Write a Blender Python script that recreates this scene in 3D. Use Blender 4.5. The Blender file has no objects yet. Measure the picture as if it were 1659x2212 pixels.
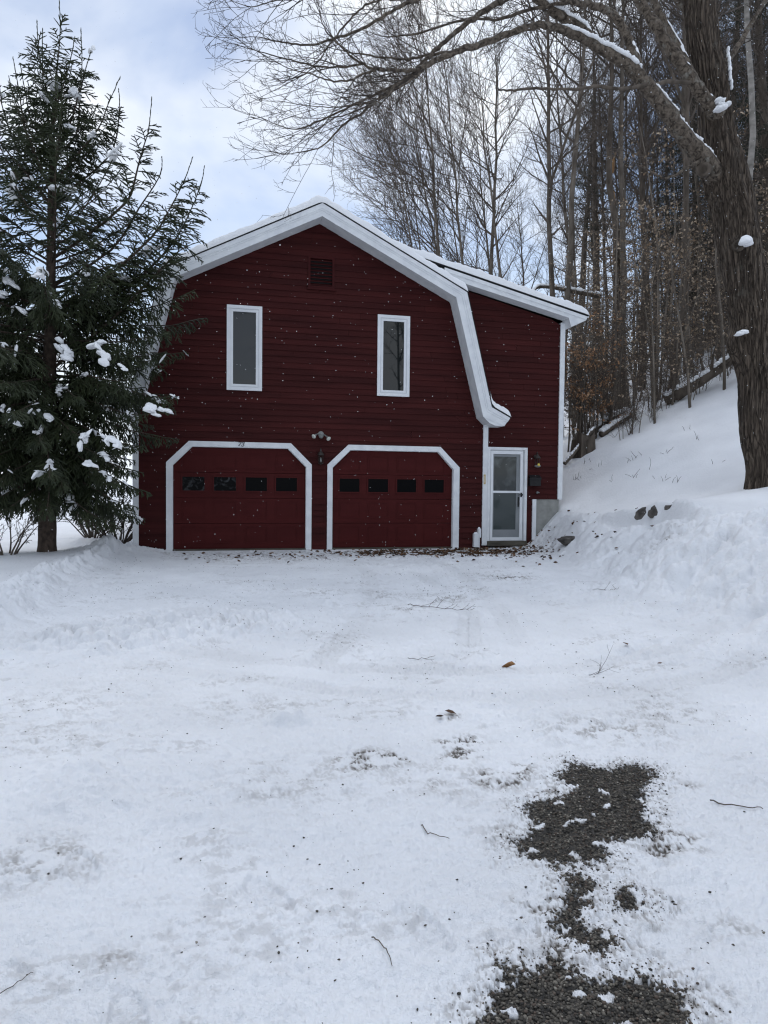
import bpy, bmesh, math, random
import numpy as np
from mathutils import Matrix, Vector
R_ = math.radians
random.seed(7)
rng = np.random.default_rng(11)
scene = bpy.context.scene
COL = scene.collection

# ------------------------------------------------------------------ camera
CAM = np.array([1.27826938, -15.12239676, 1.32497986])
FOC = 1500.0 / 1659.0                       # focal length over picture width
yaw, pit, rol = np.radians([12.587389, -1.969943, 0.568172])
FW = np.array([np.sin(yaw)*np.cos(pit), np.cos(yaw)*np.cos(pit), np.sin(pit)])
R0 = np.array([np.cos(yaw), -np.sin(yaw), 0.0]); U0 = np.cross(R0, FW)
RT = np.cos(rol)*R0 + np.sin(rol)*U0; UP = -np.sin(rol)*R0 + np.cos(rol)*U0
cd = bpy.data.cameras.new('camera'); cam = bpy.data.objects.new('camera', cd); COL.objects.link(cam)
cd.sensor_fit = 'HORIZONTAL'; cd.sensor_width = 36; cd.lens = 36*FOC
cd.clip_start = 0.05; cd.clip_end = 3000
M = Matrix.Identity(4)
for i in range(3):
    M[i][0] = RT[i]; M[i][1] = UP[i]; M[i][2] = -FW[i]; M[i][3] = CAM[i]
cam.matrix_world = M
scene.camera = cam

# ------------------------------------------------------------------ world and sun
SUN_EL, SUN_AZ = R_(42), R_(8)             # behind the house
w = bpy.data.worlds.new('World'); scene.world = w; w.use_nodes = True
nt = w.node_tree; nt.nodes.clear()
out = nt.nodes.new('ShaderNodeOutputWorld'); bg = nt.nodes.new('ShaderNodeBackground')
sky = nt.nodes.new('ShaderNodeTexSky'); sky.sky_type = 'NISHITA'; sky.sun_disc = False
sky.sun_elevation = SUN_EL; sky.sun_rotation = SUN_AZ; sky.air_density = 1.0; sky.dust_density = 0.2; sky.ozone_density = 2.5
tc = nt.nodes.new('ShaderNodeTexCoord'); mp = nt.nodes.new('ShaderNodeMapping')
mp.inputs['Scale'].default_value = (1.0, 1.0, 1.5); mp.inputs['Location'].default_value = (6.0, 10.5, 4.9)
n1 = nt.nodes.new('ShaderNodeTexNoise'); n1.inputs['Scale'].default_value = 2.6; n1.inputs['Detail'].default_value = 6; n1.inputs['Roughness'].default_value = 0.5
n1.inputs['Distortion'].default_value = 0.3
cr = nt.nodes.new('ShaderNodeValToRGB'); cr.color_ramp.elements[0].position = 0.41; cr.color_ramp.elements[1].position = 0.60
cr.color_ramp.elements[0].color = (0.18, 0.18, 0.18, 1)
n2 = nt.nodes.new('ShaderNodeTexNoise'); n2.inputs['Scale'].default_value = 4.5; n2.inputs['Detail'].default_value = 5
cc = nt.nodes.new('ShaderNodeValToRGB')
cc.color_ramp.elements[0].position = 0.36; cc.color_ramp.elements[0].color = (7.1, 7.9, 9.3, 1)
cc.color_ramp.elements[1].position = 0.62; cc.color_ramp.elements[1].color = (9.2, 9.5, 9.9, 1)
mx = nt.nodes.new('ShaderNodeMix'); mx.data_type = 'RGBA'
L = nt.links.new
L(tc.outputs['Generated'], mp.inputs['Vector']); L(mp.outputs[0], n1.inputs['Vector']); L(mp.outputs[0], n2.inputs['Vector'])
L(n1.outputs['Fac'], cr.inputs[0]); L(n2.outputs['Fac'], cc.inputs[0])
sx = nt.nodes.new('ShaderNodeSeparateXYZ'); L(tc.outputs['Generated'], sx.inputs[0])
hz = nt.nodes.new('ShaderNodeMapRange'); hz.inputs['From Min'].default_value = 0.0; hz.inputs['From Max'].default_value = 0.46; hz.inputs['To Min'].default_value = 1.0; hz.inputs['To Max'].default_value = 0.0
L(sx.outputs[2], hz.inputs['Value'])
hm = nt.nodes.new('ShaderNodeMath'); hm.operation = 'MAXIMUM'; L(cr.outputs[0], hm.inputs[0]); L(hz.outputs[0], hm.inputs[1])
L(hm.outputs[0], mx.inputs[0]); L(sky.outputs[0], mx.inputs[6]); L(cc.outputs[0], mx.inputs[7])
# an overcast sky is brightest overhead
zb = nt.nodes.new('ShaderNodeMapRange'); zb.inputs['From Min'].default_value = 0.58; zb.inputs['From Max'].default_value = 1.0; zb.inputs['To Min'].default_value = 1.0; zb.inputs['To Max'].default_value = 2.2
L(sx.outputs[2], zb.inputs['Value'])
vs_ = nt.nodes.new('ShaderNodeVectorMath'); vs_.operation = 'SCALE'; L(mx.outputs[2], vs_.inputs[0]); L(zb.outputs[0], vs_.inputs['Scale'])
L(vs_.outputs[0], bg.inputs['Color']); bg.inputs['Strength'].default_value = 0.1
L(bg.outputs[0], out.inputs['Surface'])
sl = bpy.data.lights.new('sun', 'SUN'); sl.energy = 0.8; sl.angle = R_(14); sl.color = (1.0, 0.95, 0.88)
so = bpy.data.objects.new('sun', sl); COL.objects.link(so)
sd = Vector((math.sin(SUN_AZ)*math.cos(SUN_EL), math.cos(SUN_AZ)*math.cos(SUN_EL), math.sin(SUN_EL)))
so.rotation_euler = sd.to_track_quat('Z', 'Y').to_euler(); so.location = (0, 0, 30)
scene.view_settings.view_transform = 'Standard'; scene.view_settings.look = 'None'
scene.view_settings.exposure = 0.22; scene.view_settings.gamma = 1.0; scene.view_settings.use_curve_mapping = False
scene.render.engine = 'CYCLES'
scene.cycles.max_bounces = 6; scene.cycles.diffuse_bounces = 3; scene.cycles.glossy_bounces = 3
scene.cycles.use_denoising = True; scene.cycles.filter_width = 1.2

# ------------------------------------------------------------------ helpers
def P(u, v, D):
    """the world point at picture column u, row v (1659 x 2212 frame) and D metres deep"""
    return CAM + (FW + (RT*(u-829.5) - UP*(v-1106.0))/1500.0)*D

def hash2(ix, iy, seed):
    h = (ix.astype(np.int64)*374761393 + iy.astype(np.int64)*668265263 + seed*974634777) & 0xffffffff
    h = ((h ^ (h >> 13))*1274126177) & 0xffffffff
    h = ((h ^ (h >> 16))*2246822519) & 0xffffffff
    return (h ^ (h >> 15)) & 0xffffffff
def perlin(x, y, seed=0):
    x = np.asarray(x, float); y = np.asarray(y, float)
    ix = np.floor(x); iy = np.floor(y); fx = x-ix; fy = y-iy
    u = fx*fx*fx*(fx*(fx*6-15)+10); v = fy*fy*fy*(fy*(fy*6-15)+10)
    def g(a, b):
        t = hash2(ix+a, iy+b, seed)*(2*np.pi/4294967296.0)
        return np.cos(t)*(fx-a) + np.sin(t)*(fy-b)
    a = g(0, 0); b = g(1, 0); c = g(0, 1); d = g(1, 1)
    return (a + (b-a)*u + (c-a)*v + (a-b-c+d)*u*v)*1.5
def fbm(x, y, seed=0, octv=4, gain=0.5):
    s = 0; a = 1.0; f = 1.0
    for o in range(octv):
        s = s + a*perlin(np.asarray(x)*f, np.asarray(y)*f, seed+o*17); a *= gain; f *= 2.03
    return s
def worley(x, y, seed=0):
    """height of rounded clods: 1 at a clod's middle, 0 between clods"""
    x = np.asarray(x, float); y = np.asarray(y, float)
    ix = np.floor(x); iy = np.floor(y); best = np.zeros_like(x)
    for a in (-1, 0, 1):
        for b in (-1, 0, 1):
            h1 = hash2(ix+a, iy+b, seed)/4294967296.0; h2 = hash2(ix+a, iy+b, seed+5)/4294967296.0
            h3 = hash2(ix+a, iy+b, seed+9)/4294967296.0
            d2 = (x-(ix+a+h1))**2 + (y-(iy+b+h2))**2
            r = 0.25+0.55*h3
            best = np.maximum(best, r*np.sqrt(np.clip(1-d2/(r*r), 0, 1)))
    return best
def sstep(t):
    t = np.clip(t, 0, 1); return t*t*(3-2*t)
def softplus(t): return np.log1p(np.exp(np.clip(t, -40, 40)))

def raw_mesh(name, V, faces):
    V = np.asarray(V, np.float32)
    me = bpy.data.meshes.new(name)
    me.vertices.add(len(V)); me.vertices.foreach_set('co', V.ravel())
    faces = [np.asarray(f, np.int32) for f in faces if len(f)]
    nl = sum(f.size for f in faces); npol = sum(len(f) for f in faces)
    me.loops.add(nl); me.polygons.add(npol)
    me.loops.foreach_set('vertex_index', np.concatenate([f.ravel() for f in faces]))
    tot = np.concatenate([np.full(len(f), f.shape[1], np.int32) for f in faces])
    st = np.concatenate([[0], np.cumsum(tot)[:-1]]).astype(np.int32)
    me.polygons.foreach_set('loop_start', st); me.polygons.foreach_set('loop_total', tot)
    me.update(calc_edges=True)
    return me
class MB:
    def __init__(s): s.C = []; s.V = []; s.Q = []; s.T = []; s.N = []; s.n = 0
    def add(s, V, quads=None, tris=None, ngons=None):
        V = np.asarray(V, float).reshape(-1, 3)
        if quads is not None and len(quads): s.Q.append(np.asarray(quads)+s.n)
        if tris is not None and len(tris): s.T.append(np.asarray(tris)+s.n)
        for g in (ngons or []): s.N.append(np.asarray([g])+s.n)
        s.V.append(V); s.n += len(V)
    def box(s, x0, x1, y0, y1, z0, z1):
        v = [(x, y, z) for z in (z0, z1) for y in (y0, y1) for x in (x0, x1)]
        s.add(v, [(0, 2, 3, 1), (4, 5, 7, 6), (0, 1, 5, 4), (2, 6, 7, 3), (0, 4, 6, 2), (1, 3, 7, 5)])
    def prism(s, pts, y0, y1):
        """convex-or-not polygon in x,z extruded along y"""
        n = len(pts)
        v = [(x, y0, z) for x, z in pts] + [(x, y1, z) for x, z in pts]
        s.add(v, [(i, (i+1) % n, n+(i+1) % n, n+i) for i in range(n)], ngons=[list(range(n))[::-1], list(range(n, 2*n))])
    def ring(s, A, B, y0, y1, closed=False):
        """band between polylines A and B (same count) in x,z extruded along y"""
        n = len(A); m = n if closed else n-1
        for i in range(m):
            j = (i+1) % n
            v = [(p[0], y, p[1]) for y in (y0, y1) for p in (A[i], A[j], B[j], B[i])]
            q = [(0, 1, 2, 3), (7, 6, 5, 4), (0, 4, 5, 1), (2, 6, 7, 3)]
            if not closed and i == 0: q.append((3, 7, 4, 0))
            if not closed and i == m-1: q.append((1, 5, 6, 2))
            s.add(v, q)
    def lathe(s, prof, c, axis=(0, 0, 1), n=16):
        ax = Vector(axis).normalized(); q = ax.to_track_quat('Z', 'Y'); c = Vector(c)
        v = []
        for r, z in prof:
            for k in range(n):
                a = 2*math.pi*k/n; v.append(tuple(c + q @ Vector((r*math.cos(a), r*math.sin(a), z))))
        m = len(prof)
        qd = [(i*n+k, i*n+(k+1) % n, (i+1)*n+(k+1) % n, (i+1)*n+k) for i in range(m-1) for k in range(n)]
        s.add(v, qd, ngons=[list(range(n))[::-1], list(range((m-1)*n, m*n))])
    def tube(s, pts, rad, n=6):
        V, Q = tubes([np.asarray(pts, float)], [np.broadcast_to(np.asarray(rad, float), (len(pts),))], n)
        s.add(V, Q)
    def build(s, name, mat, parent=None, smooth=False, origin=None):
        V = np.concatenate(s.V)
        root = parent
        while root is not None and root.parent is not None: root = root.parent
        if root is not None: V = V - np.array(root.location)
        elif origin is not None: V = V - np.asarray(origin, float)
        fs = []
        if s.Q: fs.append(np.concatenate(s.Q))
        if s.T: fs.append(np.concatenate(s.T))
        fs += s.N
        me = raw_mesh(name, V, fs)
        me.polygons.foreach_set('use_smooth', np.full(len(me.polygons), bool(smooth)))
        me.materials.append(mat)
        o = bpy.data.objects.new(name, me); COL.objects.link(o)
        if parent is not None: o.parent = parent
        elif origin is not None: o.location = origin
        return o
def tubes(polys, rads, n):
    """all polylines as n-sided tubes -> V, quads"""
    groups = {}
    for p, r in zip(polys, rads): groups.setdefault(len(p), []).append((p, r))
    VV = []; QQ = []; base = 0
    ang = np.arange(n)*2*np.pi/n; ca, sa = np.cos(ang), np.sin(ang)
    for N, lst in groups.items():
        A = np.array([p for p, r in lst], float); Rr = np.array([r for p, r in lst], float)
        T = np.gradient(A, axis=1); T /= (np.linalg.norm(T, axis=2, keepdims=True)+1e-9)
        mean = A[:, -1]-A[:, 0]; ref = np.zeros_like(mean)
        ax = np.argmin(np.abs(mean), axis=1); ref[np.arange(len(ref)), ax] = 1
        u = np.cross(T, ref[:, None, :]); u /= (np.linalg.norm(u, axis=2, keepdims=True)+1e-9)
        v = np.cross(T, u)
        V = A[:, :, None, :] + Rr[:, :, None, None]*(u[:, :, None, :]*ca[None, None, :, None] + v[:, :, None, :]*sa[None, None, :, None])
        B = len(A)
        idx = base + np.arange(B*N*n).reshape(B, N, n)
        a = idx[:, :-1, :]; b = np.roll(idx, -1, axis=2)[:, :-1, :]; c = np.roll(idx, -1, axis=2)[:, 1:, :]; d = idx[:, 1:, :]
        QQ.append(np.stack([a, b, c, d], -1).reshape(-1, 4)); VV.append(V.reshape(-1, 3)); base += B*N*n
    return np.concatenate(VV), np.concatenate(QQ)

def tag(o, label=None, cat=None, group=None, kind=None):
    if label: o['label'] = label
    if cat: o['category'] = cat
    if group: o['group'] = group
    if kind: o['kind'] = kind
    return o
def thing(name, loc, label, cat, group=None):
    o = bpy.data.objects.new(name, None); COL.objects.link(o); o.location = tuple(loc); o.empty_display_size = 0.2
    return tag(o, label, cat, group)
def copy_tree(o, parent=None):
    c = o.copy(); COL.objects.link(c)
    if parent is not None: c.parent = parent
    for ch in list(o.children): copy_tree(ch, c)
    return c

def tint(o, c):
    ca = o.data.color_attributes.new('tint', 'FLOAT_COLOR', 'POINT'); cc_ = np.ones((len(c), 4), np.float32); cc_[:, :3] = c; ca.data.foreach_set('color', cc_.ravel())

# ------------------------------------------------------------------ materials
def mat(name, c1, c2=None, scale=8.0, rough=0.7, bump=0.0, bscale=None, stretch=(1, 1, 1), spec=0.3, detail=5, attr=None, bdist=0.01):
    m = bpy.data.materials.new(name); m.use_nodes = True
    t = m.node_tree; b = t.nodes['Principled BSDF']
    b.inputs['Roughness'].default_value = rough; b.inputs['Specular IOR Level'].default_value = spec
    if c2 is None: c2 = c1
    tcn = t.nodes.new('ShaderNodeTexCoord'); mpn = t.nodes.new('ShaderNodeMapping'); mpn.inputs['Scale'].default_value = stretch
    ns = t.nodes.new('ShaderNodeTexNoise'); ns.inputs['Scale'].default_value = scale; ns.inputs['Detail'].default_value = detail
    rp = t.nodes.new('ShaderNodeValToRGB'); rp.color_ramp.elements[0].position = 0.35; rp.color_ramp.elements[1].position = 0.65
    rp.color_ramp.elements[0].color = (*c1, 1); rp.color_ramp.elements[1].color = (*c2, 1)
    t.links.new(tcn.outputs['Object'], mpn.inputs['Vector']); t.links.new(mpn.outputs[0], ns.inputs['Vector']); t.links.new(ns.outputs['Fac'], rp.inputs[0])
    src = rp.outputs[0]
    if attr:
        an = t.nodes.new('ShaderNodeAttribute'); an.attribute_name = attr
        mm = t.nodes.new('ShaderNodeMix'); mm.data_type = 'RGBA'; mm.blend_type = 'MULTIPLY'; mm.inputs[0].default_value = 1
        t.links.new(rp.outputs[0], mm.inputs[6]); t.links.new(an.outputs['Color'], mm.inputs[7]); src = mm.outputs[2]
    t.links.new(src, b.inputs['Base Color'])
    if bump:
        n2 = t.nodes.new('ShaderNodeTexNoise'); n2.inputs['Scale'].default_value = bscale or scale*3; n2.inputs['Detail'].default_value = 6
        bp = t.nodes.new('ShaderNodeBump'); bp.inputs['Strength'].default_value = bump; bp.inputs['Distance'].default_value = bdist
        t.links.new(mpn.outputs[0], n2.inputs['Vector']); t.links.new(n2.outputs['Fac'], bp.inputs['Height']); t.links.new(bp.outputs[0], b.inputs['Normal'])
    return m
RED = mat('barn_red_paint', (0.036, 0.0056, 0.0058), (0.056, 0.0092, 0.009), scale=1.6, rough=0.75, spec=0.15, bump=0.15, bscale=40, stretch=(0.3, 1, 3))
REDS = mat('weathered_red_boards', (0.035, 0.0062, 0.0060), (0.054, 0.0102, 0.0094), scale=1.6, rough=0.75, spec=0.15, bump=0.2, bscale=40, stretch=(0.3, 1, 3), attr='tint')
REDD = mat('garage_red_paint', (0.052, 0.0066, 0.0064), (0.064, 0.0085, 0.0082), scale=2.0, rough=0.7, spec=0.15, bump=0.08, bscale=60, stretch=(0.3, 1, 2))
WHITE = mat('white_trim_paint', (0.66, 0.68, 0.70), (0.76, 0.78, 0.79), scale=5, rough=0.5, bump=0.05)
WVINYL = mat('white_vinyl', (0.70, 0.72, 0.74), (0.76, 0.78, 0.80), scale=4, rough=0.35)
GREYDOOR = mat('grey_door_paint', (0.20, 0.215, 0.225), (0.24, 0.255, 0.265), scale=3, rough=0.45)
SHING = mat('dark_shingle', (0.012, 0.012, 0.014), (0.03, 0.03, 0.032), scale=18, rough=0.9)
CONC = mat('poured_concrete', (0.20, 0.205, 0.19), (0.33, 0.33, 0.31), scale=3.5, rough=0.9, bump=0.3, bscale=30)
BLACK = mat('black_metal', (0.008, 0.008, 0.009), (0.014, 0.014, 0.015), rough=0.5)
BRONZE = mat('aged_bronze', (0.018, 0.013, 0.011), (0.035, 0.027, 0.022), scale=30, rough=0.5)
BRASS = mat('brass', (0.45, 0.33, 0.13), (0.55, 0.42, 0.2), scale=30, rough=0.45)
BULB = mat('frosted_glass', (0.55, 0.57, 0.52), (0.65, 0.66, 0.6), rough=0.25)
BULBY = mat('yellow_bulb', (0.65, 0.5, 0.08), (0.7, 0.55, 0.12), rough=0.3)
GREYM = mat('grey_metal', (0.16, 0.165, 0.16), (0.24, 0.245, 0.24), scale=20, rough=0.4)
SILL = mat('weathered_wood', (0.05, 0.045, 0.035), (0.11, 0.10, 0.08), scale=14, rough=0.9, stretch=(0.2, 1, 1))
STONE = mat('field_stone', (0.04, 0.036, 0.033), (0.13, 0.117, 0.104), scale=7, rough=0.9, bump=0.6, bscale=16)
BARK = mat('grey_bark', (0.08, 0.066, 0.052), (0.19, 0.162, 0.132), scale=5, rough=0.9, bump=0.6, bscale=14, stretch=(1, 1, 0.25), bdist=0.03)
BARKD = mat('dark_bark', (0.05, 0.04, 0.031), (0.12, 0.098, 0.078), scale=6, rough=0.9, bump=0.5, stretch=(1, 1, 0.3))
BARKL = mat('pale_bark', (0.13, 0.12, 0.105), (0.27, 0.25, 0.225), scale=4, rough=0.9, bump=0.3, stretch=(1, 1, 1.6))
TWIG = mat('twig_bark', (0.064, 0.051, 0.042), (0.108, 0.088, 0.072), scale=2, rough=0.9)
SPBARK = mat('spruce_bark', (0.035, 0.026, 0.02), (0.085, 0.062, 0.048), scale=16, rough=0.95, bump=0.8, bscale=26, stretch=(1, 1, 0.6), bdist=0.02)
NEEDLE = mat('spruce_needles', (0.014, 0.021, 0.0075), (0.034, 0.044, 0.016), scale=2.2, rough=0.6, spec=0.35)
HEML = mat('hemlock_needles', (0.012, 0.018, 0.011), (0.026, 0.034, 0.02), scale=1.2, rough=0.7)
LEAFM = mat('dead_leaves', (0.75, 0.75, 0.75), (1, 1, 1), scale=20, rough=0.8, attr='tint')
WOODRAW = mat('torn_wood', (0.24, 0.13, 0.06), (0.36, 0.22, 0.11), scale=12, rough=0.9, stretch=(1, 1, 0.2))
def glass(name, c, rough=0.03, blotch=None, sscale=5):
    m = mat(name, c, c, rough=rough, spec=0.5)
    if blotch:
        t = m.node_tree; rp = [n for n in t.nodes if n.type == 'VALTORGB'][0]; ns = [n for n in t.nodes if n.type == 'TEX_NOISE'][0]
        ns.inputs['Scale'].default_value = sscale; ns.inputs['Distortion'].default_value = 1.6
        rp.color_ramp.elements[0].position = 0.5; rp.color_ramp.elements[1].position = 0.72; rp.color_ramp.elements[1].color = (*blotch, 1)
    return m
GL_UP = glass('upper_window_glass', (0.020, 0.024, 0.028))
GL_UP2 = glass('clear_window_glass', (0.008, 0.011, 0.012), 0.02)
GL_GAR = glass('garage_window_glass', (0.003, 0.003, 0.0035), 0.1)
GL_GAR2 = glass('dusty_garage_glass', (0.004, 0.004, 0.0045), 0.12, (0.06, 0.062, 0.065), 4.5)
GL_DOOR = glass('storm_door_glass', (0.055, 0.067, 0.067), 0.06)
GL_DOORT = glass('storm_door_upper_glass', (0.018, 0.024, 0.024), 0.05, (0.075, 0.088, 0.088), 1.6)  # upper pane: reflection put into the darker glass colour as paler blotches
for g_ in (GL_GAR, GL_GAR2): g_.node_tree.nodes['Principled BSDF'].inputs['Specular IOR Level'].default_value = 0.04

def snow_mat(name, ground=False):
    m = bpy.data.materials.new(name); m.use_nodes = True; t = m.node_tree; b = t.nodes['Principled BSDF']
    b.inputs['Roughness'].default_value = 0.65; b.inputs['Specular IOR Level'].default_value = 0.25
    tcn = t.nodes.new('ShaderNodeTexCoord')
    a = t.nodes.new('ShaderNodeTexNoise'); a.inputs['Scale'].default_value = 24 if ground else 22; a.inputs['Detail'].default_value = 7; a.inputs['Roughness'].default_value = 0.6
    f = t.nodes.new('ShaderNodeTexNoise'); f.inputs['Scale'].default_value = 240; f.inputs['Detail'].default_value = 2
    ad = t.nodes.new('ShaderNodeMath'); ad.operation = 'MULTIPLY_ADD'; ad.inputs[1].default_value = 0.22
    bp = t.nodes.new('ShaderNodeBump'); bp.inputs['Strength'].default_value = 0.8; bp.inputs['Distance'].default_value = 0.03 if ground else 0.012
    t.links.new(tcn.outputs['Object'], a.inputs['Vector']); t.links.new(tcn.outputs['Object'], f.inputs['Vector'])
    t.links.new(f.outputs['Fac'], ad.inputs[0]); t.links.new(a.outputs['Fac'], ad.inputs[2]); t.links.new(ad.outputs[0], bp.inputs['Height'])
    t.links.new(bp.outputs[0], b.inputs['Normal'])
    b.inputs['Base Color'].default_value = (0.84, 0.85, 0.86, 1)
    if ground:
        at = t.nodes.new('ShaderNodeAttribute'); at.attribute_name = 'cover'
        sp = t.nodes.new('ShaderNodeSeparateColor'); t.links.new(at.outputs['Color'], sp.inputs[0])
        big = t.nodes.new('ShaderNodeTexNoise'); big.inputs['Scale'].default_value = 0.9; big.inputs['Detail'].default_value = 5
        t.links.new(tcn.outputs['Object'], big.inputs['Vector'])
        sc = t.nodes.new('ShaderNodeValToRGB'); sc.color_ramp.elements[0].position = 0.3; sc.color_ramp.elements[1].position = 0.7
        sc.color_ramp.elements[0].color = (0.71, 0.72, 0.735, 1); sc.color_ramp.elements[1].color = (0.82, 0.83, 0.845, 1)
        t.links.new(big.outputs['Fac'], sc.inputs[0])
        # dirt trodden into the snow
        m1 = t.nodes.new('ShaderNodeMix'); m1.data_type = 'RGBA'; m1.inputs[7].default_value = (0.20, 0.175, 0.15, 1)
        t.links.new(sp.outputs[1], m1.inputs[0]); t.links.new(sc.outputs[0], m1.inputs[6])
        # bare gravelly soil
        vz = t.nodes.new('ShaderNodeTexVoronoi'); vz.inputs['Scale'].default_value = 95
        t.links.new(tcn.outputs['Object'], vz.inputs['Vector'])
        gr = t.nodes.new('ShaderNodeValToRGB'); gr.color_ramp.elements[0].color = (0.018, 0.017, 0.015, 1); gr.color_ramp.elements[1].color = (0.075, 0.068, 0.06, 1)
        t.links.new(vz.outputs['Color'], gr.inputs[0])
        m2 = t.nodes.new('ShaderNodeMix'); m2.data_type = 'RGBA'
        t.links.new(sp.outputs[0], m2.inputs[0]); t.links.new(m1.outputs[2], m2.inputs[6]); t.links.new(gr.outputs[0], m2.inputs[7])
        t.links.new(m2.outputs[2], b.inputs['Base Color'])
    return m
SNOW = snow_mat('soft_snow'); SNOWG = snow_mat('trodden_snow', True)

# ------------------------------------------------------------------ terrain
def ip(y, ys, xs): return np.interp(y, ys, xs)
SPRUCE = np.array([P(101, 1206, 12.3)[0], P(101, 1206, 12.3)[1]])
def terrain(x, y):
    """smooth snow surface, no small detail"""
    x = np.asarray(x, float); y = np.asarray(y, float)
    drive = -0.035 + 0.006*np.clip(y, -40, 2)
    # left yard behind the ploughed edge
    xl = ip(y, [-14, -8.5, -6, -4.3, -2.5, -0.9, -0.1, 1, 4], [-0.4, -0.64, -0.82, -0.95, -0.6, -0.42, -0.35, -0.9, -0.9])
    A = sstep((y+10.2)/2.0)
    d = xl-x
    z = drive + A*0.11*sstep(d/0.9)
    z = z + 0.10*np.exp(-(((x-SPRUCE[0])/1.5)**2 + ((y-SPRUCE[1]+0.5)/1.0)**2))
    # right bank, bench and hillside
    xf = ip(y, [-14, -9.8, -8.3, -5.7, -4, -2, -0.8, -0.1, 3], [6.1, 6.05, 6.3, 6.75, 7.2, 7.75, 7.95, 7.98, 8.9])
    xt = ip(y, [-14, -9.8, -5.7, -4.2, -2, 0, 1.5, 3], [8.6, 8.6, 8.85, 8.9, 8.7, 9.0, 9.2, 9.2])
    zt = ip(y, [-14, -8, -5.6, -5.0, -4.5, -4.0, -3.5, -2, 0, 1.5, 3, 30], [0.78, 0.84, 0.92, 1.08, 1.13, 1.08, 0.99, 0.78, 0.62, 1.0, 1.3, 1.6])
    s = (x-xf)/(xt-xf)
    wall = np.exp(-((y+4.0)/1.7)**4)
    z = z + (zt-drive)*((1-wall)*sstep(s*0.9+0.05*(s > 0)) + wall*(0.62*sstep(s/0.85)+0.38*sstep((s-0.86)/0.12)))*(s > 0)
    z = z + 0.15*np.clip(x-xt, 0, 3)+0.07*np.clip(x-xt-3, 0, 30)
    xb = np.where(y < 0, 8.5-0.68*y, 8.5+0.2*np.clip(y, 0, 40))
    z = z + 0.43*(softplus((x-xb)*2.2)/2.2) - 0.2*softplus((x-xb-34)*0.3)/0.3
    return z
def seg_dist(x, y, path):
    best = np.full(x.shape, 1e9); along = np.zeros(x.shape); side = np.zeros(x.shape); s0 = 0.0
    for (ax, ay), (bx, by) in zip(path[:-1], path[1:]):
        dx, dy = bx-ax, by-ay; ll = math.hypot(dx, dy)
        t = np.clip(((x-ax)*dx+(y-ay)*dy)/(ll*ll), 0, 1)
        ex, ey = x-(ax+t*dx), y-(ay+t*dy); dd = np.hypot(ex, ey)
        k = dd < best
        best = np.where(k, dd, best); along = np.where(k, s0+t*ll, along); side = np.where(k, (dx*ey-dy*ex)/ll, side); s0 += ll
    return best, along, side
TRACKS = [
    [(5.0, -1.2), (5.0, -4.0), (4.5, -7.0), (3.9, -9.2)],
    [(3.55, -1.2), (3.5, -4.0), (3.0, -6.8), (2.4, -8.6), (2.0, -9.6)],
    [(6.2, -8.9), (5.2, -9.7), (4.2, -10.05), (3.2, -10.1), (2.2, -9.8), (0.8, -9.0)],
    [(6.2, -9.7), (5.0, -10.5), (4.0, -10.75), (3.0, -10.72), (2.1, -10.4), (0.6, -9.4)],
    [(4.2, -4.0), (4.15, -6.0), (3.9, -7.8), (3.4, -9.2)],
]
# bare patches where the snow has melted off the gravel
PATCH = [
    [(3.02, -11.82), (3.08, -11.86), (3.2, -11.93), (3.3, -11.91), (3.38, -11.97), (3.43, -11.98), (3.37, -12.07), (3.28, -12.13), (3.2, -12.22), (3.15, -12.3), (3.09, -12.41), (3.05, -12.53), (3.0, -12.63), (2.91, -12.64), (2.78, -12.61), (2.69, -12.75), (2.57, -12.75), (2.48, -12.73), (2.4, -12.65), (2.42, -12.53), (2.55, -12.41), (2.57, -12.29), (2.64, -12.2), (2.77, -12.2), (2.87, -12.12), (2.88, -12.0)],
    [(2.52, -12.83), (2.59, -12.87), (2.55, -12.93), (2.48, -12.99), (2.42, -13.06), (2.41, -13.11), (2.48, -13.14), (2.45, -13.2), (2.4, -13.23), (2.38, -13.18), (2.34, -13.16), (2.34, -13.09), (2.37, -13.02), (2.45, -12.93)],
    [(2.59, -12.96), (2.67, -12.95), (2.71, -13.0), (2.65, -13.04), (2.6, -13.02)],
    [(2.08, -13.23), (2.13, -13.25), (2.17, -13.23), (2.23, -13.23), (2.27, -13.25), (2.3, -13.29), (2.33, -13.33), (2.38, -13.35), (2.47, -13.33), (2.52, -13.34), (2.54, -13.42), (2.53, -13.46), (2.5, -13.53), (2.52, -13.62), (2.4, -13.9), (2.1, -14.1), (1.85, -13.8), (1.86, -13.5), (1.93, -13.41), (1.99, -13.35), (2.07, -13.3)],
]
def poly_sd(x, y, poly):
    """signed distance to a polygon, positive inside"""
    best = np.full(x.shape, 1e9); inside = np.zeros(x.shape, bool); n = len(poly)
    for i in range(n):
        ax, ay = poly[i]; bx, by = poly[(i+1) % n]; dx, dy = bx-ax, by-ay
        t = np.clip(((x-ax)*dx+(y-ay)*dy)/(dx*dx+dy*dy), 0, 1)
        best = np.minimum(best, np.hypot(x-ax-t*dx, y-ay-t*dy))
        c = ((ay > y) != (by > y)) & (x < (bx-ax)*(y-ay)/(by-ay+1e-12)+ax)
        inside ^= c
    return np.where(inside, best, -best)
def bare_mask(x, y):
    m = np.full(x.shape, -1.0)
    for p in PATCH: m = np.maximum(m, poly_sd(x, y, p))
    nz = 0.030*fbm(x*9, y*9, 3, 3) + 0.030*fbm(x*48, y*48, 8, 2, 0.7)
    isl = 0.16*sstep((perlin(x*14+3, y*17, 19)-0.50)/0.10)
    return np.clip(m, -0.3, 0.10) + nz*1.25 - isl*(m > 0.0)
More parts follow.
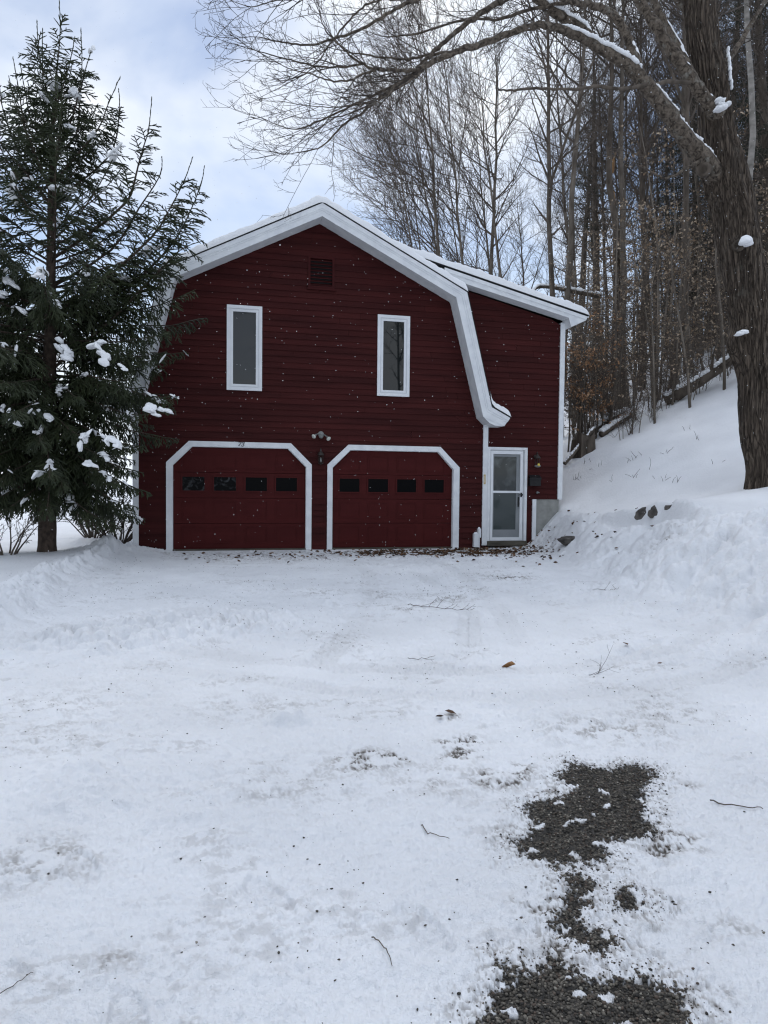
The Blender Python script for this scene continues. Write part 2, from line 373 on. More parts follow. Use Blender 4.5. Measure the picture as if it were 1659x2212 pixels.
DIRT = [  # x, y, radius, strength
    (1.98, -11.59, .12, 1.9), (2.12, -11.63, .07, 1.3), (2.56, -11.45, .12, 1.2), (2.5, -11.62, .09, .9), (2.61, -11.95, .10, 1.7), (2.3, -11.9, .25, .3), (1.6, -11.8, .35, .25),
    (2.64, -11.02, .07, .7), (2.56, -11.03, .04, .8), (4.6, -5.9, .3, .35), (2.46, -5.92, .35, .35), (4.04, -6.63, .4, .4), (3.35, -6.4, .35, .35), (3.3, -7.3, .3, .4),
    (5.53, -4.96, .35, 1.1), (8.21, -5.16, .4, .35), (4.05, -11.2, .3, .35), (0.6, -12.3, .2, .5), (.3, -11.0, .3, .25), (1.05, -13.25, .1, .3), (1.2, -13.3, .08, .3), (0.95, -12.95, .08, .3),
    (1.4, -10.6, .35, .22), (0.2, -10.3, .5, .2), (2.9, -13.2, .09, .35), (3.08, -12.68, .10, .8), (2.95, -12.74, .07, .7), (2.3, -12.95, .08, .7), (2.3, -13.2, .08, .7), (2.62, -13.2, .08, .5), (3.45, -12.2, .06, .6), (2.75, -11.85, .08, .6), (2.6, -13.45, .08, .6), (3.3, -11.4, .25, .35), (3.6, -11.5, .25, .35)]
def detail(x, y, r):
    """clods, tracks and roughness, and the two cover masks"""
    onhouse = sstep((y+0.25)/0.2)*((x > -0.63) & (x < 8.9))
    fade = 1/(1+(r/30.0)**2)
    drv = np.ones_like(x)
    xf = ip(y, [-14, -9.8, -8.3, -5.7, -4, -2, -0.8, -0.1, 3], [6.1, 6.05, 6.3, 6.75, 7.2, 7.75, 7.95, 7.98, 8.9])
    xl = ip(y, [-14, -8.5, -6, -4.3, -2.5, -0.9, -0.1, 1, 4], [-0.4, -0.64, -0.82, -0.95, -0.6, -0.42, -0.35, -0.9, -0.9])
    A = sstep((y+10.2)/2.0)*(1-sstep((y+0.2)/0.5))
    d = xl-x
    ondrive = sstep((x-xl+0.2)/0.3*1.0 + (1-A))*sstep((xf-x+0.2)/0.4)
    h = 0.012*fbm(x*0.9, y*0.9, 21, 4) + ondrive*(0.013*fbm(x*3.5, y*5, 31, 5, 0.62) + 0.012*np.abs(fbm(x*13, y*19, 35, 4, 0.7)))
    # shovelled edge on the left
    ridge = A*np.exp(-((d-0.34)/0.27)**2)
    lump = worley(x*3.1, y*3.1, 41)*0.55 + worley(x*7.5, y*7.5, 43)*0.3 + worley(x*16, y*16, 45)*0.15
    h = h + ridge*(0.04 + 0.33*lump)
    h = h + 0.17*np.exp(-(((x+1.05)/0.5)**2 + ((y+1.5)/0.5)**2))*(0.5+1.0*lump)
    h = h + 0.13*np.exp(-(((x+0.35)/0.38)**2 + ((y+0.42)/0.3)**2))*(0.5+0.9*lump)
    # ploughed bank on the right
    bb = sstep((x-xf+0.3)/0.8)*(1-sstep((x-8.5)/0.9))*(1-sstep((y-0.3)/0.6))
    rough = 0.35+0.65*sstep((-y-3.2)/2.5)
    lump2 = worley(x*1.5+0.3*perlin(x*2, y*2, 5), y*1.5, 51)*0.55 + worley(x*3.6, y*3.6, 53)*0.32 + worley(x*9, y*9, 55)*0.14
    h = h + bb*rough*(0.46*lump2 - 0.07) + bb*0.03*fbm(x*7, y*7, 57, 4, 0.6)
    # small clods strewn on the drive
    cl = np.exp(-(((x-1.0)/1.1)**2 + ((y+7.9)/0.75)**2)) + 0.8*np.exp(-(((x-0.0)/0.8)**2+((y+8.6)/0.5)**2)) + 0.6*np.exp(-(((x-6.1)/0.9)**2 + ((y+6.9)/1.3)**2)) + 0.35*np.exp(-(((x-4.9)/0.8)**2+((y+9.7)/0.6)**2))
    cl = np.clip(cl + 0.35*np.clip(perlin(x*0.8, y*0.8, 77), 0, 1), 0, 1)
    h = h + ondrive*cl*(0.16*worley(x*5.5, y*5.5, 61)**1.5 + 0.08*worley(x*13, y*13, 63))
    for (mx_, my_, mr, mh) in ((1.61, -10.9, .10, .055), (1.74, -10.93, .06, .035), (0.55, -11.65, .28, .05), (1.22, -8.17, .13, .06), (4.65, -9.72, .08, .03), (2.5, -6.9, .14, .05)):
        dd = np.hypot(x-mx_, y-my_)/mr; h = h + mh*np.exp(-dd**4)*(1+0.5*perlin(x*14, y*14, 90))
    # tyre tracks
    near = (r < 15); trk_ = np.zeros_like(x)
    h = h + ondrive*0.006*perlin((x*0.97-y*0.22)*14, (y*0.97+x*0.22)*1.1, 95)*sstep(perlin(x*0.6, y*0.6, 97)+0.5)
    for k, pth in enumerate(TRACKS):
        bx0 = min(p[0] for p in pth)-.4; bx1 = max(p[0] for p in pth)+.4; by0 = min(p[1] for p in pth)-.4; by1 = max(p[1] for p in pth)+.4
        m = near & (x > bx0) & (x < bx1) & (y > by0) & (y < by1)
        if not m.any(): continue
        dd, al, sdv = seg_dist(x[m], y[m], pth)
        tr = sstep((0.125-dd)/0.014)
        vis = 0.45+0.55*sstep(0.5+1.2*perlin(al*0.55, al*0+k*3.3, 12))
        blk = np.sin(2*np.pi*(al/0.055 + np.sign(sdv)*0.25 + np.abs(sdv)*3.0)); col_ = np.cos(2*np.pi*sdv/0.083)
        tread = 0.020*np.tanh(3*blk)*(0.4+0.6*(col_ > -0.3)) - 0.014
        edge = 0.018*np.exp(-((dd-0.155)/0.025)**2)
        amp_ = 0.45 if k in (2, 3) else 0.8
        h[m] += amp_*vis*(tr*tread*0.8 + 0.6*edge); trk_[m] = np.maximum(trk_[m], vis*tr)
    # footprints
    for (fx, fy, fa) in ((1.42, -12.72, 0.5), (1.02, -13.22, 0.2), (0.75, -12.4, 0.4), (1.9, -13.0, 0.4), (3.0, -5.0, 0.2), (3.2, -4.2, 0.2)):
        c_, s_ = math.cos(fa), math.sin(fa); lx = (x-fx)*c_+(y-fy)*s_; ly = -(x-fx)*s_+(y-fy)*c_
        e = (lx/0.05)**2 + (ly/0.145)**2
        h = h - 0.012*sstep((1.15-e)/0.3) + 0.006*np.exp(-((e-1.5)/0.4)**2) + 0.004*np.sin(ly*260)*(e < 1)
    bm = np.where(r < 8, bare_mask(x, y), -1.0)
    bare = sstep((bm+0.012)/0.028)
    halo = sstep((bm+0.16+0.05*fbm(x*6, y*6, 74, 3))/0.15)*(1-bare)
    dirt = np.zeros_like(x)
    for (dx_, dy_, rr, st) in DIRT: dirt = dirt + st*np.exp(-(((x-dx_)/rr)**2 + ((y-dy_)/(rr*0.8))**2))
    door = np.exp(-((y+0.85)/0.65)**2)*((x > 0.0) & (x < 8.1))*(0.35+0.5*sstep((x-2.6)/1.5))
    door = door + 0.5*np.exp(-((y+1.6)/0.7)**2)*((x > 0.8) & (x < 3.2))*0.7 + 0.45*np.exp(-(((x-7.5)/0.8)**2+((y+0.5)/0.8)**2))
    dirt = dirt + door
    pat = sstep((fbm(x*7, y*9, 71, 4, 0.65)+0.18)/0.5)*sstep((perlin(x*60, y*75, 73)+0.55)/0.8)
    dirt = np.clip(dirt*1.5, 0, 1.2)*pat
    dirt = dirt + 0.62*halo*sstep((fbm(x*40, y*46, 75, 3, .7)+0.02)/0.35) + ondrive*0.24*sstep((fbm(x*1.1, y*2.2, 79, 5, .6)-0.22)/0.5)*sstep((fbm(x*11, y*18, 81, 4, .7)+0.1)/0.5) + 0.07*trk_
    # brownish stripe where the wheels scraped towards the right-hand garage door
    bare2 = sstep((dirt-0.78)/0.15)*0.75
    h = h - 0.006*bare - 0.006*np.clip(dirt, 0, 1)
    keep = 1-onhouse
    return h*keep*np.where(r > 60, fade, 1), np.clip(np.maximum(bare, bare2)*keep, 0, 1), np.clip(dirt*keep, 0, 1)
def ground_z(x, y):
    x = np.atleast_1d(np.asarray(x, float)); y = np.atleast_1d(np.asarray(y, float))
    r = np.hypot(x-CAM[0], y-CAM[1])
    return terrain(x, y) + detail(x, y, r)[0]
def gz(x, y): return float(ground_z(x, y)[0])
def build_ground():
    a_f = np.linspace(R_(-40), R_(40), 860); a_c = np.linspace(R_(40), R_(320), 72)[1:-1]
    ang = np.concatenate([a_f, a_c])                       # clockwise from the camera's heading
    rad = np.concatenate([np.exp(np.linspace(math.log(0.9), math.log(46), 900)), np.exp(np.linspace(math.log(46), math.log(900), 50))[1:]])
    AA, RR = np.meshgrid(ang, rad); hd = yaw+AA
    X = CAM[0]+np.sin(hd)*RR; Y = CAM[1]+np.cos(hd)*RR
    h, bare, dirt = detail(X.ravel(), Y.ravel(), RR.ravel())
    Z = terrain(X.ravel(), Y.ravel()) + h
    V = np.stack([X.ravel(), Y.ravel(), Z], 1)
    nr, na = X.shape; idx = np.arange(nr*na).reshape(nr, na); j = np.roll(idx, -1, axis=1)
    Q = np.stack([idx[:-1], idx[1:], j[1:], j[:-1]], -1).reshape(-1, 4)[:, ::-1]
    c = len(V); V = np.concatenate([V, [[CAM[0], CAM[1], terrain(CAM[0], CAM[1])]]])
    T = np.stack([np.full(na, c), idx[0], j[0]], 1)[:, ::-1]
    me = raw_mesh('ground', V, [Q, T])
    me.polygons.foreach_set('use_smooth', np.ones(len(me.polygons), bool))
    ca = me.color_attributes.new('cover', 'FLOAT_COLOR', 'POINT')
    cv = np.zeros((len(V), 4), np.float32); cv[:-1, 0] = bare; cv[:-1, 1] = dirt; cv[:, 3] = 1
    ca.data.foreach_set('color', cv.ravel())
    me.materials.append(SNOWG)
    o = bpy.data.objects.new('snowy_ground', me); COL.objects.link(o); o['kind'] = 'structure'
build_ground()

# ------------------------------------------------------------------ the house
house = thing('barn_house', (0, 0, 0), 'dark red clapboard barn house with gambrel roof, white trim and two garage doors', 'house')
OUT = [(-1.10, 2.95), (-0.66, 3.17), (-0.05, 5.66), (3.17, 7.29), (6.39, 5.66), (7.0, 3.17), (7.44, 2.95)]
MID = [(-1.09, 2.93), (-0.648, 3.153), (-0.035, 5.645), (3.17, 7.265), (6.375, 5.645), (6.988, 3.153), (7.43, 2.93)]
CRN = [(-1.05, 2.86), (-0.575, 3.09), (0.04, 5.60), (3.17, 7.16), (6.30, 5.60), (6.915, 3.09), (7.39, 2.86)]
INN = [(-0.96, 2.74), (-0.46, 2.93), (0.21, 5.52), (3.17, 7.0), (6.13, 5.52), (6.80, 2.93), (7.30, 2.74)]
D_BACK = 9.0
LDI = [(0.126, 1.77), (0.515, 2.16), (2.52, 2.16), (2.912, 1.77)]; LDO = [(0.0, 1.82), (0.457, 2.272), (2.577, 2.272), (3.03, 1.82)]
RDI = [(3.487, 1.77), (3.88, 2.157), (5.897, 2.157), (6.257, 1.77)]; RDO = [(3.372, 1.825), (3.833, 2.27), (5.941, 2.27), (6.40, 1.81)]
def hole_fn(p):
    xs0, zs0 = p[0]; xs1, zs1 = p[1]; xs2, zs2 = p[2]; xs3, zs3 = p[3]
    def f(z):
        t = min(max((z-zs0)/(zs1-zs0), 0), 1); return (xs0+(xs1-xs0)*t, xs3+(xs2-xs3)*t)
    return f, -9, zs1
def rect_fn(x0, x1, z0, z1): return (lambda z: (x0, x1)), z0, z1
sid = np.random.default_rng(19)
def siding(mb, zlo, zhi, left, right, holes, y=0.0, step=0.127, tf=None):
    z = zlo
    while z < zhi-1e-6:
        z1 = min(z+step, zhi); zm = 0.5*(z+z1)
        a0, a1, b0, b1 = left(z), left(z1), right(z), right(z1)
        segs = [((a0, b0), (a1, b1))]
        hs = sorted([h for h in holes if h[1] < zm < h[2]], key=lambda h: h[0](zm)[0])
        cur0, cur1 = a0, a1; segs = []
        for h in hs:
            l0, r0 = h[0](z); l1, r1 = h[0](z1)
            segs.append(((cur0, l0), (cur1, l1))); cur0, cur1 = r0, r1
        segs.append(((cur0, b0), (cur1, b1)))
        for (p, q), (r, s) in segs:
            if q-p < 0.005 and s-r < 0.005: continue
            q = max(q, p); s = max(s, r)
            cuts = [0.0]; ln = max(q-p, s-r, 0.01); c_ = sid.uniform(0.4, 3.6)
            while c_ < ln-0.25: cuts.append(c_/ln); c_ += sid.uniform(2.0, 4.2)
            cuts.append(1.0)
            for f0, f1 in zip(cuts[:-1], cuts[1:]):
                g1 = f1 if f1 == 1.0 else f1-0.004/ln
                p_, q_, r_, s_ = p+(q-p)*f0, p+(q-p)*g1, r+(s-r)*f0, r+(s-r)*g1
                dj = sid.uniform(-0.0012, 0.0012)
                v = [(p_, y-0.019+dj, z), (q_, y-0.019+dj, z), (s_, y-0.003, z1), (r_, y-0.003, z1), (p_, y-0.001, z), (q_, y-0.001, z)]
                if tf: v = [tf(*a) for a in v]
                mb.add(v, [(0, 1, 2, 3), (4, 5, 1, 0)]); mb.C.append(np.full((6, 3), sid.uniform(0.90, 1.09)))
        z = z1
def pl(pts):
    zs = [p[1] for p in pts]; xs = [p[0] for p in pts]
    return lambda z: float(np.interp(z, zs, xs))
mb = MB()
holesM = [hole_fn([((a[0]+b[0])/2, (a[1]+b[1])/2) for a, b in zip(LDI, LDO)]), hole_fn([((a[0]+b[0])/2, (a[1]+b[1])/2) for a, b in zip(RDI, RDO)]),
          rect_fn(1.26, 1.92, 3.42, 5.11), rect_fn(4.50, 5.16, 3.42, 5.11), rect_fn(2.96, 3.47, 5.66, 6.26)]
siding(mb, -0.06, 7.02, pl([(-0.60, 0), (-0.60, 2.86), (-0.5, 2.93), (0.17, 5.5), (3.17, 7.03)]), pl([(6.99, 0), (6.99, 2.86), (6.84, 2.93), (6.17, 5.5), (3.17, 7.03)]), holesM)
o = mb.build('siding', REDS, house); tint(o, np.concatenate(mb.C))
mb = MB()
siding(mb, -0.06, 1.10, lambda z: 7.02, lambda z: 8.20, [rect_fn(7.12, 8.0, -1, 2.25)])
siding(mb, 1.10, 5.95, pl([(7.02, 0), (7.02, 2.9), (6.9, 3.05), (6.25, 5.6), (6.0, 5.95)]), pl([(8.86, 0), (8.86, 5.235), (5.95, 5.95)]), [rect_fn(7.12, 8.0, -1, 2.25)])
o = mb.build('addition_siding', REDS, house); tint(o, np.concatenate(mb.C))
# side walls (siding runs along the depth) and the back
mb = MB()
siding(mb, -0.06, 3.0, lambda z: 0.0, lambda z: D_BACK, [], tf=lambda x, y, z: (-0.634+y, x, z))
siding(mb, 1.10, 5.2, lambda z: 0.0, lambda z: D_BACK, [], tf=lambda x, y, z: (8.9-y, x, z))
n0 = mb.n; mb.prism([(-0.62, -0.1), (8.88, -0.1), (8.88, 5.2), (6.4, 5.7), (3.17, 7.1), (-0.1, 5.5), (-0.62, 3.0)], D_BACK-0.02, D_BACK)
o = mb.build('side_wall', REDS, house); tint(o, np.concatenate(mb.C+[np.ones((mb.n-n0, 3))]))
mb = MB(); mb.box(8.30, 8.885, 0.0, 0.25, -0.3, 1.10); mb.box(8.70, 8.885, 0.25, D_BACK, -0.3, 1.098)
mb.box(8.597, 8.603, -0.002, 0.004, 0.1, 1.10)
mb.build('foundation', CONC, house)
# roof
mb = MB(); mb.ring(OUT, MID, -0.475, D_BACK+0.4)
AO = [(4.4, 6.603), (9.385, 5.372)]; AM = [(4.4, 6.58), (9.375, 5.35)]
mb.ring(AO, AM, -0.325, D_BACK+0.4)
roof = mb.build('roof', SHING, house)
def roof_snow(path, y0, y1, thick, seed, endr=(True, True), wide=0.0):
    """snow blanket over a roof line: rounded edge at the front, the back and the ends"""
    path = np.array(path, float); seg = np.linalg.norm(np.diff(path, axis=0), axis=1); S = np.concatenate([[0], np.cumsum(seg)]); tot = S[-1]
    ss = np.unique(np.concatenate([np.linspace(0, 0.16, 7), np.linspace(0.16, tot-0.16, int(tot/0.045)), np.linspace(tot-0.16, tot, 7)]))
    RF = 0.05
    ys = np.unique(np.concatenate([y0+RF*(1-np.cos(np.linspace(0, np.pi/2, 8))), np.linspace(y0+RF, y0+1.5, 30), np.linspace(y0+1.5, y1, 50)]))
    px = np.interp(ss, S, path[:, 0]); pz = np.interp(ss, S, path[:, 1])
    # keep the ridge rounded under snow
    k = np.ones(5)/5; pzs = pz.copy(); pzs[2:-2] = np.convolve(pz, k, 'valid'); pxs = px.copy()
    SS, YY = np.meshgrid(ss, ys); n1_ = fbm(SS*2.2+seed, YY*2.2, seed, 4)
    th = thick*(1+0.24*n1_) + 0.012*fbm(SS*9, YY*9, seed+3, 3)
    dy = YY-y0; e = np.clip(dy/RF, 0, 1); th = th*np.sqrt(np.clip(1-(1-e)**2, 0, 1))
    if endr[0]: e = np.clip(SS/0.14, 0, 1); th = th*np.sqrt(np.clip(1-(1-e)**2, 0, 1))
    if endr[1]: e = np.clip((tot-SS)/0.14, 0, 1); th = th*np.sqrt(np.clip(1-(1-e)**2, 0, 1))
    X = np.broadcast_to(pxs, SS.shape); Z = np.broadcast_to(pzs, SS.shape)+0.003+th
    V = np.stack([X, YY + 0.0*th, Z], -1).reshape(-1, 3)
    ny, ns_ = SS.shape; idx = np.arange(ny*ns_).reshape(ny, ns_)
    Q = np.stack([idx[:-1, :-1], idx[:-1, 1:], idx[1:, 1:], idx[1:, :-1]], -1).reshape(-1, 4)
    return V, Q
mb = MB()
V, Q = roof_snow([(-0.06, 5.655), (3.17, 7.29), (6.40, 5.655)], -0.485, D_BACK+0.4, 0.155, 3); mb.add(V, Q)
V, Q = roof_snow([(4.7, 6.53), (9.41, 5.366)], -0.335, D_BACK+0.4, 0.155, 5); mb.add(V, Q)
V, Q = roof_snow([(6.955, 3.36), (6.985, 3.23), (7.05, 3.15), (7.45, 2.945)], -0.49, D_BACK+0.4, 0.13, 8, (False, True)); mb.add(V, Q)
V, Q = roof_snow([(-1.11, 2.945), (-0.71, 3.15), (-0.645, 3.23), (-0.615, 3.36)], -0.49, D_BACK+0.4, 0.13, 9, (True, False)); mb.add(V, Q)
mb.build('snow', SNOW, roof, smooth=True)
# rake trim
mb = MB(); mb.ring(MID, INN, -0.45, 0.03); mb.ring(MID, CRN, -0.47, -0.45)
CR2 = [(c[0]*0.75+i[0]*0.25, c[1]*0.75+i[1]*0.25) for c, i in zip(CRN, INN)]
mb.ring(CRN, CR2, -0.459, -0.45)
mb.prism([(6.80, 2.935), (7.30, 2.745), (7.107, 2.742), (6.95, 2.80)][::-1], -0.44, 0.01)
mb.prism([(-0.46, 2.935), (-0.96, 2.745), (-0.767, 2.742), (-0.61, 2.80)], -0.44, 0.01)
mb.ring(INN[0:1]+[(-0.64, 2.78)], MID[0:1]+[(-0.64, 3.1)], 0.03, D_BACK+0.3); mb.ring([(6.98, 2.78)]+INN[6:], [(6.98, 3.1)]+MID[6:], 0.03, D_BACK+0.3)
mb.build('rake_trim', WHITE, house)
mb = MB()
AI = [(5.9, 5.994), (8.9, 5.288)]; AM2 = [(5.9, 6.194), (9.37, 5.335)]
mb.prism([(5.9, 6.194), (9.37, 5.335), (9.34, 5.255), (8.965, 5.085), (8.9, 5.288), (5.9, 5.994)], -0.30, 0.02)
mb.ring([(5.9, 6.194), (9.37, 5.335)], [(5.9, 6.11), (9.33, 5.27)], -0.32, -0.30)
mb.prism([(8.9, 5.26), (9.36, 5.33), (9.34, 5.255), (8.965, 5.085)], 0.02, D_BACK+0.3)
mb.build('addition_rake_trim', WHITE, house)
# corner boards
mb = MB(); mb.box(6.962, 7.078, -0.045, 0.01, 0.03, 2.80); mb.build('corner_board', WHITE, house)
mb = MB(); mb.box(8.835, 8.95, -0.045, 0.06, 1.10, 5.22); mb.box(8.895, 8.94, 0.06, 0.10, 1.1, 5.2); mb.build('corner_board', WHITE, house)
mb = MB(); mb.box(-0.66, -0.545, -0.045, 0.06, -0.02, 2.80); mb.build('corner_board', WHITE, house)
mb = MB(); mb.box(8.203, 8.298, -0.04, 0.02, 0.05, 1.10); mb.build('foundation_trim', WHITE, house)
# garage doors
def garage_door(I, O, panes, left):
    c0, c1 = I[0][0], I[3][0]
    mb = MB(); seam = [-0.0, 0.54, 1.08, 1.62, 2.18]
    for i in range(4):
        zs = [seam[i]+(0.004 if i else 0.0), seam[i+1]-0.004]
        mb.box(c0-0.05, c1+0.05, 0.055, 0.10, zs[0], zs[1])
    for (x0, x1) in panes:
        for (z0, z1) in ((0.115, 0.47), (0.655, 1.005), (1.69, 2.03)):
            x0_, x1_ = x0-0.012, x1+0.012; w_ = 0.014; yf = 0.0475
            mb.box(x0_, x1_, yf, 0.0552, z0, z0+w_); mb.box(x0_, x1_, yf, 0.0552, z1-w_, z1)
            mb.box(x0_, x0_+w_, yf, 0.0552, z0+w_, z1-w_); mb.box(x1_-w_, x1_, yf, 0.0552, z0+w_, z1-w_)
            mb.box(x0_+0.04, x1_-0.04, 0.0495, 0.0552, z0+0.04, z1-0.04)
    d = mb.build('garage_door', REDD, house)
    for k, (x0, x1) in enumerate(panes):
        fm = MB(); z0, z1 = 1.235, 1.525; w_ = 0.028
        fm.box(x0-w_, x1+w_, 0.038, 0.0556, z0-w_, z0); fm.box(x0-w_, x1+w_, 0.038, 0.0556, z1, z1+w_)
        fm.box(x0-w_, x0, 0.038, 0.0556, z0, z1); fm.box(x1, x1+w_, 0.038, 0.0556, z0, z1)
        fm.build('window_frame', REDD, d)
        pm = MB(); pm.box(x0, x1, 0.046, 0.0555, z0, z1); pm.build('pane', GL_GAR2 if (left and k < 2) else GL_GAR, d)
    mb = MB()
    A = [(O[0][0], -0.03)]+O+[(O[3][0], -0.03)]; B = [(I[0][0], -0.03)]+I+[(I[3][0], -0.03)]
    mb.ring(A, B, -0.045, 0.0)
    Bi = [(B[0][0]-0.03, -0.03), (I[0][0]-0.03, I[0][1]+0.012), (I[1][0]-0.012, I[1][1]+0.03), (I[2][0]+0.012, I[2][1]+0.03), (I[3][0]+0.03, I[3][1]+0.012), (I[3][0]+0.03, -0.03)]
    Bj = [(p[0]+(0.008 if i < 3 else -0.008), p[1]-(0.008 if 0 < i < 5 else 0)) for i, p in enumerate(B)]
    mb.ring(Bi, Bj, 0.0, 0.054)
    mb.build('door_trim', WHITE, house)
    mb = MB(); mb.box(O[0][0], O[3][0], -0.02, 0.12, -0.09, -0.004); mb.build('door_sill', SILL, house)
PL = [(0.321, 0.771), (0.967, 1.421), (1.623, 2.074), (2.268, 2.718)]; PR = [(3.654, 4.101), (4.298, 4.751), (4.959, 5.40), (5.599, 6.053)]
garage_door(LDI, LDO, PL, True); garage_door(RDI, RDO, PR, False)
# upper windows
def frame(mb, x0, x1, z0, z1, wx, y0, y1):
    mb.ring([(x0, z0), (x0, z1), (x1, z1), (x1, z0)], [(x0+wx, z0+wx), (x0+wx, z1-wx), (x1-wx, z1-wx), (x1-wx, z0+wx)], y0, y1, closed=True)
for (x0, x1, g_) in ((1.223, 1.957, GL_UP), (4.464, 5.198, GL_UP2)):
    mb = MB(); frame(mb, x0, x1, 3.365, 5.145, 0.066, -0.045, 0.02)
    wd = mb.build('window', WVINYL, house)
    s = MB(); frame(s, x0+0.066, x1-0.066, 3.431, 5.079, 0.018, -0.022, 0.05); frame(s, x0+0.084, x1-0.084, 3.449, 5.061, 0.046, -0.034, 0.03)
    s.build('sash', WVINYL, wd)
    p_ = MB(); p_.box(x0+0.125, x1-0.125, 0.0, 0.012, 3.49, 5.02); p_.build('pane', g_, wd)
# gable vent
mb = MB(); frame(mb, 2.925, 3.502, 5.62, 6.305, 0.052, -0.035, 0.02); mb.box(2.90, 3.53, -0.05, 0.0, 5.585, 5.62)
vent = mb.build('gable_vent', RED, house)
mb = MB()
for k in range(8):
    z = 5.69+k*0.0735; mb.add([(2.975, -0.028, z), (3.452, -0.028, z), (3.452, 0.03, z+0.05), (2.975, 0.03, z+0.05), (2.975, -0.028, z-0.008), (3.452, -0.028, z-0.008), (3.452, 0.03, z+0.042), (2.975, 0.03, z+0.042)],
        [(0, 1, 2, 3), (4, 7, 6, 5), (0, 4, 5, 1)])
mb.build('louvre', RED, vent)
mb = MB(); mb.box(2.97, 3.46, 0.035, 0.045, 5.66, 6.26); mb.build('dark_backing', BLACK, vent)  # black sheet put in as the dark behind the slats
mb = MB(); mb.prism([(3.17, 6.97), (2.80, 6.80), (3.54, 6.80)], -0.024, -0.004)
for k in range(3): mb.box(2.84+k*0.1, 3.50-k*0.1, -0.032, -0.02, 6.81+k*0.045, 6.825+k*0.045)
mb.build('peak_vent', RED, house)
# entry door
mb = MB(); mb.ring([(7.078, 0.05), (7.078, 2.295), (8.05, 2.295), (8.05, 0.05)], [(7.14, 0.05), (7.14, 2.235), (7.988, 2.235), (7.988, 0.05)], -0.055, 0.0)
mb.ring([(7.14, 0.1), (7.14, 2.235), (7.988, 2.235), (7.988, 0.1)], [(7.155, 0.1), (7.155, 2.22), (7.973, 2.22), (7.973, 0.1)], -0.02, 0.06)
mb.build('door_casing', WHITE, house)
mb = MB(); mb.ring([(7.157, 0.135), (7.157, 2.215), (7.955, 2.215), (7.955, 0.135)], [(7.215, 0.21), (7.215, 2.14), (7.885, 2.14), (7.885, 0.21)], -0.035, -0.008, closed=True)
mb.box(7.215, 7.885, -0.033, -0.01, 1.24, 1.29)
ed = mb.build('storm_door', WVINYL, house)
mb = MB(); mb.ring([(7.215, 0.21), (7.215, 2.14), (7.885, 2.14), (7.885, 0.21)], [(7.245, 0.39), (7.245, 2.08), (7.795, 2.08), (7.795, 0.39)], -0.012, 0.012, closed=True)
mb.build('inner_frame', GREYDOOR, ed)
mb = MB(); mb.box(7.24, 7.80, 0.0, 0.008, 1.27, 2.09); mb.build('upper_pane', GL_DOORT, ed)
mb = MB(); mb.box(7.24, 7.80, 0.0, 0.008, 0.38, 1.26); mb.build('lower_pane', GL_DOOR, ed)
mb = MB(); mb.lathe([(0.0, 0), (0.012, 0), (0.012, 0.035), (0.022, 0.04), (0.022, 0.06), (0.0, 0.062)], (7.915, -0.035, 1.2), (0, -1, 0), 10)
mb.box(7.895, 7.935, -0.042, -0.034, 1.15, 1.25); mb.tube([(7.915, -0.085, 1.2), (7.86, -0.09, 1.2), (7.82, -0.085, 1.195)], 0.009)
mb.box(7.84, 7.872, -0.03, -0.012, 0.92, 1.15); mb.build('handle', BLACK, ed)
mb = MB(); mb.box(7.08, 8.05, -0.10, 0.1, 0.02, 0.13); mb.build('threshold', SILL, house)

# ---- small things fixed on the facade
def bezier(pts, n=10):
    pts = [np.array(p, float) for p in pts]; out_ = []
    for i in range(len(pts)-1):
        p0 = pts[max(i-1, 0)]; p1 = pts[i]; p2 = pts[i+1]; p3 = pts[min(i+2, len(pts)-1)]
        for t in np.linspace(0, 1, n, endpoint=(i == len(pts)-2)):
            out_.append(0.5*((2*p1)+(-p0+p2)*t+(2*p0-5*p1+4*p2-p3)*t*t+(-p0+3*p1-3*p2+p3)*t**3))
    return np.array(out_)
num = thing('house_number', (1.52, -0.05, 2.18), 'slanted dark house number 73 on the white trim over the left garage door', 'number')
mb = MB(); mb.tube([(1.475, -0.052, 2.258), (1.475, -0.052, 2.270), (1.533, -0.052, 2.262)], 0.005); mb.tube(bezier([(1.533, -0.052, 2.262), (1.505, -0.052, 2.225), (1.472, -0.052, 2.188)], 5), np.linspace(0.005, 0.008, 10)); mb.build('digit', BLACK, num)
mb = MB(); mb.tube(bezier([(1.548, -0.052, 2.255), (1.57, -0.052, 2.272), (1.592, -0.052, 2.262), (1.583, -0.052, 2.24), (1.558, -0.052, 2.231), (1.58, -0.052, 2.222), (1.583, -0.052, 2.2), (1.555, -0.052, 2.183), (1.528, -0.052, 2.196)], 4), 0.0065); mb.build('digit', BLACK, num)

